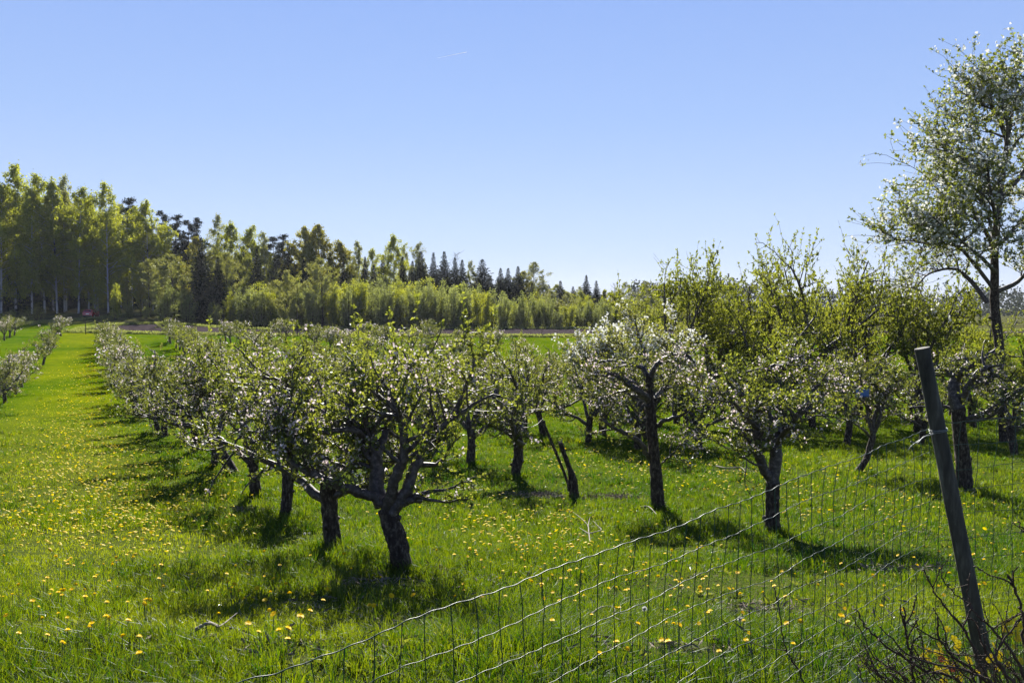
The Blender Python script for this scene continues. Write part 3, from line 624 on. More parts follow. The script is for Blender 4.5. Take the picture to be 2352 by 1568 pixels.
# ------------------------------------------------------------------ forest trees
def clump(mb, cent, rad, n, size, rng, tint=None, w=.7, d=None):
    c = np.repeat(np.asarray(cent), n, 0); r = np.repeat(np.asarray(rad), n, 0)
    p = c+rng.normal(size=c.shape)*r
    dd = nrm(rng.normal(size=c.shape)+(0 if d is None else np.asarray(d)))
    quads(mb, p, dd, size*rng.uniform(.6, 1.4, len(p)), rng, w, .15, tint=None if tint is None else np.clip(np.repeat(tint, n)+rng.normal(0, .18, len(p)), 0, 1))
def birch(seed, H=20, R=2.6, base=.22, droop=1.0, leaf=.27, nb=70, dens=11, trunkr=.16, multi=1):
    rng = np.random.RandomState(seed); W = MB(); L = MB()
    for m in range(multi):
        off = rng.normal(0, .5*(multi > 1), 2); bend = rng.normal(0, .4+.8*(multi > 1), 2)
        hh = H*(1 if m == 0 else rng.uniform(.7, .95))
        tp = crom([(off[0], off[1], -.5), (off[0]+bend[0]*.2, off[1]+bend[1]*.2, hh*.3), (off[0]+bend[0]*.6, off[1]+bend[1]*.5, hh*.65), (off[0]+bend[0], off[1]+bend[1], hh)], 5)
        add_tube(W, tp, np.linspace(trunkr, .02, len(tp)), 7)
        C_ = []; R_ = []; T = []
        for i in range(nb//multi):
            t = base+(1-base)*((i+rng.uniform())/(nb//multi)); q, d = along(tp, min(t, .995))
            prof = min(1, ((1-t)/(1-base)*1.9+.06))*(.55+.45*min(1, (t-base)/(1-base)*4+.3))
            a = rng.uniform(0, 6.28); Lb = R*prof*rng.uniform(.5, 1.2)*(1+.38*math.sin(t*13+2*a+seed))+.25
            el = rng.uniform(.5, 1.0)
            dd = np.array([math.cos(a)*math.cos(el), math.sin(a)*math.cos(el), math.sin(el)])
            p = rpath(q, dd, Lb*1.25, 5, .1, rng, trop=-.14*droop)
            if i % 2 == 0: add_tube(W, p, np.linspace(.045, .01, len(p)), 3, cap=False)
            n = int(4+Lb*2.2)
            for k in range(n):
                c, _ = along(p, .25+.75*rng.uniform()**.7); hang = rng.uniform(0, 1.2)*droop*min(1, H/15)
                C_.append(c-[0, 0, hang*.5]); R_.append((.14, .14, .16+hang*.3)); T.append(rng.uniform(.1, .9))
        clump(L, np.array(C_)*1.0, np.array(R_), dens, leaf, rng, np.array(T), .6, [0, 0, -.8*droop])
    return W, L
def spruce(seed, H=16, R=2.6, base=.04, leaf=.34):
    rng = np.random.RandomState(seed); W = MB(); L = MB()
    add_tube(W, [(0, 0, -.5), (0, 0, H*.5), (0, 0, H)], [.18, .1, .015], 6)
    z = H*base; C_ = []; D_ = []; S_ = []
    while z < H*.985:
        t = z/H; r = R*(1-t)*rng.uniform(.75, 1.2)+.06; nb = int(7+5*(1-t)); a0 = rng.uniform(0, 6.28)
        for i in range(nb):
            a = a0+i*6.283/nb+rng.uniform(-.25, .25); rr = r*rng.uniform(.6, 1.15); el = -.25+.75*t
            n = max(2, int(rr/.16)); s = (np.arange(n)+rng.uniform(0, 1, n))/n
            x = s*rr; zz = z+x*math.sin(el)+.10*x*x/R
            for side in (-1, 0, 1):
                aa = a+side*.5; p = np.stack([x*math.cos(a), x*math.sin(a), zz], 1); C_.append(p)
                D_.append(np.repeat([[math.cos(aa), math.sin(aa), -.25 if side else el]], n, 0)); S_.append(np.full(n, leaf*(1.15-.65*t)))
        z += H*.022*(1.15-.4*t)+.04
    C_ = np.concatenate(C_); D_ = np.concatenate(D_)
    quads(L, C_+rng.normal(0, .04, C_.shape), nrm(D_)+rng.normal(0, .25, D_.shape), np.concatenate(S_)*rng.uniform(.7, 1.3, len(C_)), rng, .42, .1)
    quads(L, np.array([[0, 0, H-.5]]*8), rng.normal(0, .2, (8, 3))+[0, 0, 1], np.full(8, .7), rng, .2, .05)
    return W, L
def pine(seed, H=20, R=2.4, base=.5):
    rng = np.random.RandomState(seed); W = MB(); L = MB()
    tp = crom([(0, 0, -.5), (.1, 0, H*.5), (rng.normal(0, .4), rng.normal(0, .4), H)], 6); add_tube(W, tp, np.linspace(.2, .03, len(tp)), 6)
    C_ = []; R_ = []; T = []
    for i in range(38):
        t = base+(1-base)*(i+rng.uniform())/38; q, _ = along(tp, min(t, .99)); a = rng.uniform(0, 6.28); lb = R*rng.uniform(.4, 1.1)*(1-((t-base)/(1-base))**2*.75)
        el = rng.uniform(-.1, .5); p = rpath(q, (math.cos(a)*math.cos(el), math.sin(a)*math.cos(el), math.sin(el)), lb, 4, .12, rng, trop=.05); add_tube(W, p, np.linspace(.05, .015, 5), 3, cap=False)
        for k in range(int(3+lb*2)):
            c, _ = along(p, rng.uniform(.4, 1)); C_.append(c+[0, 0, .1]); R_.append((.2, .2, .12)); T.append(rng.uniform(0, 1))
    clump(L, np.array(C_), np.array(R_)*1.3, 22, .32, rng, np.array(T), .4, [0, 0, .5])
    return W, L
def bush(seed, H=7.5, R=1.9, leaf=.2, dens=9, ns=9):
    """many-stemmed willow or young birch, leafy to the ground"""
    rng = np.random.RandomState(seed); W = MB(); L = MB(); C_ = []; R_ = []; T = []
    for s in range(ns):
        a = rng.uniform(0, 6.28); r = R*rng.uniform(.1, .75)**.8; h = H*rng.uniform(.62, 1)*(1-.35*(r/R)**2)
        p = crom([(math.cos(a)*r*.25, math.sin(a)*r*.25, -.3), (math.cos(a)*r*.6, math.sin(a)*r*.6, h*.4), (math.cos(a)*r, math.sin(a)*r, h)], 4)
        add_tube(W, p, np.linspace(.07, .012, len(p)), 4, cap=False)
        for k in range(int(34*H/7.5)):
            t = rng.uniform(.1, 1)**.85; c, _ = along(p, t); a2 = rng.uniform(0, 6.28); rr = rng.uniform(0, .95)*(1.1-t*.8)
            c = c+np.array([math.cos(a2)*rr, math.sin(a2)*rr, rng.uniform(0, .35)]); C_.append(c); R_.append((.17, .17, .17)); T.append(rng.uniform(.05, .95))
    clump(L, np.array(C_), np.array(R_), dens, leaf, rng, np.array(T), .6)
    return W, L
def round_tree(seed, H=14, R=3.5, leaf=.27, base=.2, dens=9):
    return birch(seed, H, R, base, .15, leaf, 80, dens, .18)
def bare(seed, H=14, R=2.6):
    rng = np.random.RandomState(seed); W = MB(); L = MB(); tp = rpath((0, 0, -.3), (0, 0, 1), H*.95, 8, .04, rng, trop=.1); add_tube(W, tp, np.linspace(.14, .02, 9), 5)
    for i in range(40):
        q, _ = along(tp, rng.uniform(.35, .98)); a = rng.uniform(0, 6.28); p = rpath(q, (math.cos(a), math.sin(a), 1.1), R*rng.uniform(.4, 1), 5, .12, rng); add_tube(W, p, np.linspace(.04, .012, 6), 3, cap=False)
        for j in range(4):
            q2, _ = along(p, rng.uniform(.2, 1)); p2 = rpath(q2, rng.normal(size=3)+[0, 0, .8], .9, 3, .15, rng); add_tube(W, p2, [.018, .014, .012, .01], 3, cap=False)
    quads(L, tp[-3:], rng.normal(size=(3, 3)), np.full(3, .2), rng)
    return W, L
def fm(name, wl, wood, leaf): return (wl[0].mesh(name+'_trunk', wood, True), wl[1].mesh(name+'_crown', leaf), None)
G = {}
G['birch'] = [fm('birch', birch(300+i, 20, 3.0+.3*i, .17, 1.0, .28, 95, 14), M['birchbark'], M['birchleaf']) for i in range(4)]
G['palebirch'] = [fm('pale_birch', birch(310+i, 20, 2.8, .25, .8, .26, 75, 11), M['birchbark'], M['birchpale']) for i in range(3)]
G['spruce'] = [fm('spruce', spruce(320+i, 16, 4.0+.5*(i % 3), .03, .55), M['farbark'], M['needle']) for i in range(5)]
G['pine'] = [fm('pine', pine(330+i, 20, 3.0, .42), M['pinebark'], M['pineneedle']) for i in range(3)]
G['bush'] = [fm('bush', bush(340+i, 7.5, 2.3+.25*i, .2, 12, 13), M['farbark'], M['willowleaf']) for i in range(5)]
G['greenbush'] = [fm('green_bush', bush(350+i, 7.5, 2.3, .2, 12, 12), M['farbark'], M['birchleaf']) for i in range(3)]
G['ochre'] = [fm('ochre', round_tree(360+i, 14, 3.2, .27, .15, 15), M['farbark'], M['ochreleaf']) for i in range(2)]
G['willow'] = [fm('willow', round_tree(370+i, 14, 4.4, .24, .05, 14), M['farbark'], M['birchpale']) for i in range(2)]
G['bare'] = [fm('bare', bare(380), M['farbark'], M['farbark'])]
G['brownbush'] = [fm('brown_bush', bush(390, 7.5, 2.6, .12, 5, 16), M['farbark'], M['ochreleaf'])]
UH = dict(birch=20, palebirch=20, spruce=16, pine=20, bush=7.5, greenbush=7.5, ochre=14, willow=14, bare=14, brownbush=7.5)
desc = dict(birch=('birch_tree', 'birch', 'light green birch'), palebirch=('birch_tree', 'birch', 'thin pale-leaved birch'), spruce=('spruce_tree', 'spruce', 'dark conical spruce'),
            pine=('pine_tree', 'pine', 'dark bare-trunked pine'), bush=('willow_bush', 'bush', 'grey-green willow bush'), greenbush=('birch_thicket', 'bush', 'fresh green birch clump'),
            ochre=('aspen_tree', 'aspen', 'yellowish-brown aspen'), willow=('willow_tree', 'willow', 'broad pale willow'), bare=('bare_tree', 'tree', 'leafless grey tree'), brownbush=('bare_bush', 'bush', 'brownish bare bush'))
FT = []       # (px, top, Y, kind, width factor, zone)
def ft(lst, zone):
    for q in lst: FT.append((*q, zone))
ft([(-60,400,172,'birch',1.2),(5,425,170,'birch',1.2),(38,382,174,'birch',1.2),(75,435,168,'birch',1.15),(105,402,172,'birch',1.1),(133,415,170,'birch',1.1),(150,405,174,'palebirch',1.1),
    (182,432,169,'birch',1.15),(205,452,186,'pine',1),(218,470,175,'birch',.9),(250,420,170,'birch',1.05),(272,500,190,'pine',1),(297,456,182,'pine',1.15),(318,500,192,'spruce',.8),(345,462,176,'birch',1.2),
    (378,486,190,'pine',1),(405,495,186,'pine',1.1),(438,508,188,'pine',1.1),(455,502,192,'pine',1),(425,530,188,'spruce',1)], 'behind the road')
ft([(465,545,158,'spruce',1.0),(503,590,160,'spruce',.8),(545,600,172,'spruce',.8),(592,572,172,'spruce',.9)], 'in the middle of the forest edge')
ft([(452,548,176,'ochre',1),(497,494,185,'palebirch',1.1),(540,512,182,'birch',1.2),(587,520,184,'birch',1.1),(612,535,186,'palebirch',1.2),(648,540,186,'pine',1.1),(630,545,190,'pine',1.2),(565,545,190,'pine',1.1),
    (692,527,180,'ochre',1.1),(738,522,182,'ochre',1.2),(718,560,176,'ochre',.9),(775,562,182,'ochre',1.1),(800,575,184,'palebirch',1),(828,556,182,'palebirch',1.2),(855,572,186,'birch',.9),(905,540,178,'birch',1.15),
    (935,572,190,'palebirch',1),(960,560,190,'palebirch',1.1),(1050,570,188,'bare',1),(1082,600,186,'palebirch',.9),(1225,602,182,'palebirch',1.5),(1205,625,184,'ochre',1),(1245,640,184,'palebirch',1),
    (1408,645,178,'bare',.9),(1440,648,165,'palebirch',1),(1478,646,165,'palebirch',1),(1425,665,170,'palebirch',1.2),(1510,655,168,'palebirch',1.2),(1390,668,170,'ochre',.8),(1335,668,168,'birch',1.0)], 'on the skyline')
ft([(665,560,178,'spruce',.9),(760,580,182,'spruce',.8),(790,600,178,'spruce',.8),(840,590,182,'spruce',.7),(880,585,178,'spruce',.8),(925,590,176,'spruce',.8),(948,600,176,'spruce',.8),(968,578,172,'spruce',1.1),(996,580,178,'spruce',.85),(1021,578,174,'spruce',1.05),
    (1045,592,176,'spruce',.9),(1062,597,172,'spruce',.9),(1108,596,170,'spruce',1.35),(1150,616,176,'spruce',.9),(1167,616,174,'spruce',.9),(1190,612,172,'spruce',1),(1222,650,170,'spruce',.9),(1287,645,170,'spruce',1.05),(1316,658,172,'spruce',.8),
    (1346,632,174,'spruce',.9),(1369,645,172,'spruce',.95),(700,600,172,'spruce',.9),(735,610,174,'spruce',.9),(860,610,176,'spruce',.9)], 'on the skyline')
ft([(265,648,152,'greenbush',.9),(293,648,160,'ochre',.5),(325,650,162,'ochre',.45),(400,588,160,'willow',1.3),(345,600,164,'willow',1.0),(380,640,150,'bush',1.1),(430,660,150,'bush',1.0),(300,690,156,'bush',.9),(335,700,154,'bush',.9),
    (520,585,164,'willow',.8),(530,660,156,'greenbush',.9),(560,655,153,'bush',1.1),(600,650,153,'bush',1.1),(490,690,152,'bush',.9),
    (658,625,150,'willow',.9),(630,650,155,'greenbush',1),(690,640,156,'bush',1.1),(742,598,156,'willow',1.0),(715,650,150,'bush',1),(770,640,154,'greenbush',1),(820,622,152,'greenbush',1.2),(800,650,150,'bush',1.1),(850,640,154,'bush',1.2),
    (85,690,146,'brownbush',1.4),(60,700,148,'brownbush',1.2),(222,650,162,'birch',.4),(30,708,147,'bush',.7),(8,715,146,'bush',.7)], 'at the forest edge')
rr_ = random.Random(8)
x = 870
while x < 1560:
    top = np.interp(x, [870,950,1040,1200,1400,1560], [632,645,640,672,688,690])+rr_.uniform(-9, 12)
    FT.append((x, top+rr_.choice([0, 0, 14, 26]), rr_.uniform(147, 154), rr_.choice(['bush','bush','bush','greenbush']), rr_.uniform(.9, 1.25), 'in the low belt beyond the field')); x += rr_.uniform(17, 27)
x = 560
while x < 1600:
    top = np.interp(x, [560,900,1040,1200,1400,1560], [640,632,640,668,680,684])+rr_.uniform(-10, 10)
    FT.append((x, top, rr_.uniform(158, 163), rr_.choice(['bush','greenbush','palebirch' if x > 1200 else 'bush']), rr_.uniform(.9, 1.3), 'in the low belt beyond the field')); x += rr_.uniform(24, 36)
x = -70
while x < 420:
    top = np.interp(x, [-70,40,150,250,345,420], [400,410,425,445,480,520])+rr_.uniform(8, 50)
    FT.append((x, top, rr_.uniform(176, 186), rr_.choice(['birch','birch','palebirch','spruce']), rr_.uniform(.95, 1.2), 'inside the birch wood')); x += rr_.uniform(20, 32)
x = -60
while x < 720:        # deeper wood
    top = np.interp(x, [-60,150,300,450,720], [470,480,520,560,590])+rr_.uniform(-12, 25)
    FT.append((x, top, rr_.uniform(196, 215), rr_.choice(['pine','spruce','spruce','birch']), 1.15, 'deep in the wood')); x += rr_.uniform(18, 27)
x = -40
while x < 560:        # understory
    top = np.interp(x, [-60,150,300,560], [600,600,620,640])+rr_.uniform(-25, 30)
    FT.append((x, top, rr_.uniform(182, 192), rr_.choice(['spruce','spruce','greenbush']), rr_.uniform(.9, 1.3), 'deep in the wood')); x += rr_.uniform(24, 36)
x = 560
while x < 1640:       # dark backing behind the belt
    top = np.interp(x, [560,750,900,1040,1200,1400,1640], [585,605,615,630,650,672,678])+rr_.uniform(-8, 16)
    FT.append((x, top, rr_.uniform(196, 212), rr_.choice(['spruce','spruce','birch','palebirch','bush']), rr_.uniform(1.0, 1.3), 'in the back of the wood')); x += rr_.uniform(15, 23)
FT.sort(key=lambda q: q[0]); cnt = {}
for px, top, Y, kind, wf, zone in FT:
    X = gX(px, Y); z = float(gz(X, Y)); H = at(px, top, Y)[2]-z; k = H/UH[kind]
    nm, cat, d = desc[kind]; key = (kind, zone); cnt[key] = cnt.get(key, 0)+1
    ws = wf*(.55*k+.45) if kind in ('birch', 'palebirch', 'pine') else (wf*k**.6)
    lab = '%s, %s such from the left, %s' % (d, ordw(cnt[key]), zone)
    if wf == .4: lab = 'small green birch sapling at the roadside above the red car'
    put_tree(nm, rr_.choice(G[kind]), (X, Y, z), lab, cat, cat+' plants '+zone, rr_.uniform(0, 6.28), (ws, ws, k))
print('forest trees', len(FT))
# distant wood on the right, one mass
dw = MB(); rg = np.random.RandomState(6); Cc = []; 
for i in range(900):
    Y = rg.uniform(430, 560); px = rg.uniform(1450, 2750); X = gX(px, Y); z = gz(X, Y); h = rg.uniform(9, 15)+3*math.sin(px*.02)
    n = 22; t = rg.uniform(0, 1, n); r = (1-t*.6)*2.4
    p = np.stack([X+rg.normal(0, 1, n)*r*.7, Y+rg.normal(0, 1, n)*r, z+t*h], 1); Cc.append(p)
Cc = np.concatenate(Cc); quads(dw, Cc, rg.normal(size=Cc.shape), np.full(len(Cc), 1.5), rg, .8, .1)
tag(dw.build('distant_wood', M['pineneedle']), 'far-off dark wood on the right behind the fruit trees', 'wood', kind='stuff')

# ------------------------------------------------------------------ grass and flowers
def spread(N, rng, Y0, Y1, pw=-.75):
    u = rng.uniform(-.72, .72, N); q = rng.uniform(0, 1, N); Y = (Y0**pw+q*(Y1**pw-Y0**pw))**(1/pw); return u*(Y+2.6), Y
def mowing(X, Y):
    a = X+.483*Y+.35*pnoise(X, Y, .5, 12)
    m1 = sstep(a, -4.8, -3.4)*(1-sstep(a, .6, 2.4)); m2 = sstep(a, 4.6, 6)*(1-sstep(a, 7.8, 9.2)); return m1, m2
def blade_mesh(mb, X, Y, h, lean, az, wd, tint, rng):
    n = len(X); z = gz(X, Y)-.01; fx, fy = np.cos(az)*lean*h, np.sin(az)*lean*h
    wa = rng.uniform(0, 6.28, n); W2 = np.stack([np.cos(wa)*wd/2, np.sin(wa)*wd/2, 0*wa], 1)
    b = np.stack([X, Y, z], 1); m = b+np.stack([fx*.35, fy*.35, h*.62], 1); t = b+np.stack([fx*1.15, fy*1.15, h*(1-.35*lean*lean)], 1)
    V = np.stack([b-W2, b+W2, m+W2*.8, m-W2*.8, t], 1).reshape(-1, 3).astype(np.float32)
    i = np.arange(n)[:, None]*5; fq = np.concatenate([i, i+1, i+2, i+3], 1).astype(np.int32)+mb.n; f3 = np.concatenate([i+3, i+2, i+4], 1).astype(np.int32)+mb.n
    mb.v.append(V); mb.t.append(np.repeat(np.clip(tint, 0, 1), 5).astype(np.float32)); mb.f[4].append(fq); mb.f[3].append(f3)
    mb.m[4].append(np.zeros(n, np.int32)); mb.m[3].append(np.zeros(n, np.int32)); mb.n += len(V)
gm = MB(); rng = np.random.RandomState(1)
BARE = [gp(x, y) for x, y in ((1290,1140),(1385,1143),(1735,1405),(2080,1312),(1690,1082),(560,1172),(1030,1432),(1500,1490),(860,1345))]
def bare_keep(X, Y, rng):
    k = np.ones(len(X))
    for p in BARE: k = np.minimum(k, sstep(((X-p[0])/.5)**2+((Y-p[1])/.32)**2, .3, 1.6))
    return rng.uniform(0, 1, len(X)) < k+.08
# short sward
X, Y = spread(520000, rng, 3.2, 75); n = len(X); c1 = pnoise(X, Y, 5., 1); c2 = pnoise(X, Y, 1.3, 2); c3 = pnoise(X, Y, .45, 3)
k = (rng.uniform(-1.6, 1, n) < c1+.5*c2+.6) & bare_keep(X, Y, rng); X, Y, c1, c2, c3 = [q[k] for q in (X, Y, c1, c2, c3)]; n = len(X); m1, m2 = mowing(X, Y)
h = (.085+.03*c2+.02*c1)*(1-.3*m1-.15*m2)*rng.uniform(.5, 1.3, n); h = np.clip(h, .02, .2)*(1+np.clip(Y-20, 0, 60)*.008)
blade_mesh(gm, X, Y, h, rng.uniform(.1, .9, n), rng.uniform(0, 6.28, n), np.maximum(.005, .0007*Y)*rng.uniform(.7, 1.3, n), .30+.22*c3+.15*c2+.5*m1+.14*m2+rng.normal(0, .22, n), rng)
# tufts of long grass, blades arching out of a common foot
X, Y = spread(54000, rng, 3.2, 60, -.6); n = len(X); c2 = pnoise(X, Y, 1.1, 5); c3 = pnoise(X, Y, .4, 6); m1, m2 = mowing(X, Y)
k = (rng.uniform(-1, 1.2, n) < c2*1.3+.45*c3-.9*m1-.3*m2+.1) & bare_keep(X, Y, rng); X, Y, c2, c3 = [q[k] for q in (X, Y, c2, c3)]
fx_, fy_ = [], []
for p in [b1, b2, b3, b4, b5, bs]+rows['avenue'][:6]+rows['second'][:4]+rows['third'][:3]:       # rough grass round the trunks
    m = 34; a = rng.uniform(0, 6.28, m); q = .12+abs(rng.normal(0, .22, m)); fx_.append(p[0]+np.cos(a)*q); fy_.append(p[1]+np.sin(a)*q)
nt0 = len(X); X = np.concatenate([X]+fx_); Y = np.concatenate([Y]+fy_); c3 = np.concatenate([c3, np.zeros(len(X)-nt0)])
nb_ = 14; nt_ = len(X); th = rng.uniform(.10, .22, nt_)*(1+.2*c3)*(.8+.2*sstep(Y, 4, 9)); tt = .30+.2*c3+rng.normal(0, .16, nt_)
Xb = np.repeat(X, nb_); Yb = np.repeat(Y, nb_); az = rng.uniform(0, 6.28, len(Xb)); rd = np.abs(rng.normal(0, .035, len(Xb)))*(1+np.repeat(Y, nb_)/25)
blade_mesh(gm, Xb+np.cos(az)*rd, Yb+np.sin(az)*rd, np.repeat(th, nb_)*rng.uniform(.55, 1.1, len(Xb)), rng.uniform(.15, .8, len(Xb)), az, np.maximum(.0052, .00068*Yb)*rng.uniform(.7, 1.2, len(Xb)), np.repeat(tt, nb_)+rng.normal(0, .14, len(Xb)), rng)
tag(gm.build('grass', M['grass']), 'fresh green grass of the orchard floor, longer along the tree rows', 'grass', kind='stuff')
# broad leaved weeds among the grass
rg = np.random.RandomState(21); wm = MB(); N = 1500
u = rg.uniform(-.68, .68, N); Y = 3.4*(30/3.4)**rg.uniform(0, 1, N); X = u*np.maximum(Y, 5); ok = pnoise(X, Y, .8, 9) > -.1; X = X[ok]; Y = Y[ok]
P = np.repeat(np.stack([X, Y, gz(X, Y)], 1), 7, 0); d = nrm(rg.normal(size=P.shape)*[1, 1, .3]+[0, 0, .55]); d[:, 2] = np.abs(d[:, 2])
quads(wm, P, d, rg.uniform(.04, .10, len(P)), rg, .35, .12)
tag(wm.build('weeds', M['leaf']), 'low broad-leaved weeds scattered through the grass', 'weeds', kind='stuff')
# dry litter
lt = MB(); rg = np.random.RandomState(22)
def litter(px, py, n, sx, sy, lift=.02):
    c = gp(px, py); X = c[0]+rg.normal(0, sx, n); Y = c[1]+rg.normal(0, sy, n)
    P = np.stack([X, Y, gz(X, Y)+rg.uniform(.01, .05, n)], 1); d = rg.normal(size=P.shape)*[1, 1, .25]; quads(lt, P, d, rg.uniform(.03, .12, n), rg, .18, .05)
for q in [(1290,1140,900,.5,.25),(1385,1143,600,.4,.15),(620,1330,240,.8,.4),(1150,1340,240,.9,.3),(1560,1440,300,.9,.35),(1950,1500,300,.6,.3),(400,1480,240,.8,.3),(2150,1230,240,.8,.4),(1290,1140,500,.45,.22),(1380,1142,300,.35,.12),(1690,1082,300,.6,.3),(1735,1405,260,.22,.12),(560,1172,200,.25,.15),(820,1345,160,.3,.2),(2120,1310,320,.35,.15),(1000,820,60,.3,.2),
          (300,905,300,.9,1.0),(45,890,200,.8,1),(70,860,200,.8,1),(700,1400,160,.3,.3),(1010,1310,160,.12,.08),(1320,1400,100,.4,.3),(900,1440,120,.3,.2),(1500,1490,200,.5,.3),(2000,1420,200,.4,.3)]: litter(*q)
tag(lt.build('dry_litter', M['litter']), 'pale dry clippings and dead grass on the orchard floor', 'litter', kind='stuff')

# dandelions
def dhead(seed, R=.021):
    rng = np.random.RandomState(seed); mb = MB()
    for ring, (r, n, zz, dr) in enumerate([(R, 16, 0, -.003), (R*.78, 13, .003, .001), (R*.5, 9, .006, .004)]):
        a = np.arange(n)*2*math.pi/n+rng.uniform(0, .3, n); p = np.zeros((n, 3)); p[:, 2] = zz
        d = np.stack([np.cos(a), np.sin(a), np.full(n, (dr+.004)/r)], 1); s = np.stack([-np.sin(a), np.cos(a), 0*a], 1)
        w = r*.26
        V = np.stack([p, p+d*r*.8+s*w, p+d*r, p+d*r*.8-s*w], 1).reshape(-1, 3); mb.add(V, np.arange(4*n).reshape(n, 4), np.repeat(rng.uniform(0, 1, n), 4))
    return mb
DH = [dhead(s, .020+.002*s).mesh('dandelion_head', M['yellow']) for s in range(3)]
smb = MB(); add_tube(smb, [(0, 0, -.03), (.004, 0, .5), (0, 0, 1)], .0022, 4, cap=False); STEM = smb.mesh('dandelion_stem', M['stem'])
rg = np.random.RandomState(31); D = []
def dand(poly_pts, n):
    """scatter inside soft pixel blobs (cx, cy, sx, sy)"""
    cx, cy, sx, sy = poly_pts
    for _ in range(n):
        x = rg.normal(cx, sx); y = rg.normal(cy, sy)
        if y > 1560 or y < 790 or x < -40 or x > 2400: continue
        p = gp(x, y)
        D.append(p)
        if x < 520 and y < 1250 and rg.uniform() < .8: D.append(gp(min(600, x+rg.normal(0, 20)), max(800, y+rg.normal(0, 9))))
for q, n in [((190,900,35,50),160),((190,1000,60,35),260),((200,1090,110,50),330),((210,1180,130,50),260),((250,1260,150,50),120),((330,1440,130,60),34),((110,1380,90,60),26),((430,1120,60,50),60),((480,1190,90,35),40),
             ((200,1500,150,40),12),((600,1330,60,60),14),((640,1430,60,40),12),((100,960,60,25),50),((1060,1180,80,35),85),((1170,1230,90,45),110),((1290,1260,70,50),80),((1350,1060,120,35),110),((1480,1080,90,22),80),
             ((1240,1080,50,25),45),((1020,1040,60,25),50),((1400,960,50,15),60),((1650,1110,60,25),70),((1850,1130,80,25),50),((1870,1190,50,20),25),((2050,1170,70,40),40),((2150,1200,80,50),34),((2280,1180,60,60),30),((2200,1300,100,50),22),
             ((1400,1330,110,50),30),((1500,1310,80,40),22),((1620,1370,120,60),26),((1880,1380,100,60),16),((1650,1500,150,50),20),((1420,1490,120,50),12),((1180,1390,60,40),8),((2050,1440,120,40),10),((850,1400,150,50),12),
             ((1700,1080,160,20),60),((2000,1080,120,20),30),((1150,1290,70,30),22),((1250,860,60,6),20),((200,850,20,15),60)]: dand(q, n)
D.sort(key=lambda p: p[1])
ND = 300
DL = ['yellow dandelion in bloom standing in the green grass']
def dheight(p): return float(np.clip(.15+.03*pnoise(p[0], p[1], 1.3, 2), .11, .2))
for i, p in enumerate(D[:ND]):
    hh = dheight(p)*rg.uniform(.85, 1.3)
    e = empty('dandelion', (p[0], p[1], p[2]), DL[0], 'dandelion', 'dandelions in the grass', rg.uniform(0, 6.28))
    h = place_mesh('flower_head', DH[rg.randint(3)], e); h.location = (0, 0, hh); h.rotation_euler = (rg.normal(0, .35), rg.normal(0, .35), 0)
    k = rg.uniform(.6, .95); h.scale = (k, k, k)
    s = place_mesh('stem', STEM, e); s.scale = (1, 1, hh)
fd = MB()
for p in D[ND:]:
    hh = dheight(p)*rg.uniform(.9, 1.25)+.01*(p[1] > 25); n = 8; r = (.020+.0003*p[1])*rg.uniform(.8, 1.2); a = np.arange(n)*6.283/n; tl = rg.normal(0, .3, 2)
    c = np.array(p)+[0, 0, hh]; ring = c+np.stack([np.cos(a)*r, np.sin(a)*r, (np.cos(a)*tl[0]+np.sin(a)*tl[1])*r-.003], 1)
    V = np.vstack([c+[0, 0, .006], ring]); f = [(0, 1+k, 1+(k+1) % n) for k in range(n)]
    fd.add(V, f, np.full(n+1, rg.uniform()))
tag(fd.build('dandelion_carpet', M['yellow']), 'mass of small yellow dandelions farther off in the meadow', 'dandelions', kind='stuff')
print('dandelions', len(D))
for i, (x, y, lb) in enumerate([(700,1241,'white dandelion seed head beside the second trunk of the avenue row'), (1480,1432,'white dandelion seed head in short grass left of the bare soil patch'), (1700,1460,'white dandelion seed head low behind the wire mesh')]):
    p = gp(x, y+8); e = empty('dandelion_clock', tuple(p), lb, 'dandelion clock'); m_ = MB(); r = np.random.RandomState(i); c = np.zeros((90, 3))+[0, 0, .14]
    quads(m_, c, r.normal(size=(90, 3)), np.full(90, .022), r, .3, .02); m_.build('seed_head', M['clock'], e); s = place_mesh('stem', STEM, e); s.scale = (1, 1, .14)

# fallen twigs
M['deadwood'] = noisemat('dead_wood', [(.10,.08,.065), (.30,.27,.24)], 25, .8, .3)
def sticks(name, lines, label, lift=.05, r0=.012, mat='deadwood'):
    b = gp(*lines[0][0]); e = MB()
    for ln in lines:
        pts = [gp(x, y)+[0, 0, lift+(.02 if i % 2 else 0)] for i, (x, y) in enumerate(ln)]
        e.add(*tube_arr(crom(np.array(pts)-b, 4), np.linspace(r0, r0*.35, (len(pts)-1)*4+1), 6))
    o = e.build(name, M[mat], smooth=True, loc=b); tag(o, label, 'fallen branch')
sticks('fallen_branch', [[(448,1470),(480,1462),(505,1458),(545,1432)],[(500,1458),(475,1450)]], 'short broken branch lying in the grass at the lower left', .06, .012)
sticks('fallen_branch', [[(1355,1262),(1352,1240),(1348,1218),(1320,1195),(1308,1188)],[(1352,1242),(1380,1236),(1375,1225),(1362,1214)],[(1352,1242),(1330,1230)],[(1350,1225),(1355,1205)]], 'pale forked dead twig in the grass below the sawn-off stump', .10, .009)
sticks('fallen_branch', [[(1358,1430),(1380,1420),(1405,1412),(1412,1430),(1385,1440)],[(1405,1435),(1425,1452)]], 'curved dead twig behind the fence mesh in short grass', .07, .008)
sticks('fallen_branch', [[(1470,1175),(1490,1177),(1508,1192)]], 'curved peeled branch at the foot of the straight-trunked tree', .08, .016)
sticks('fallen_branch', [[(1645,1075),(1670,1082),(1700,1078),(1712,1090)]], 'grey brushwood lying left of the double-trunked tree', .06, .018)

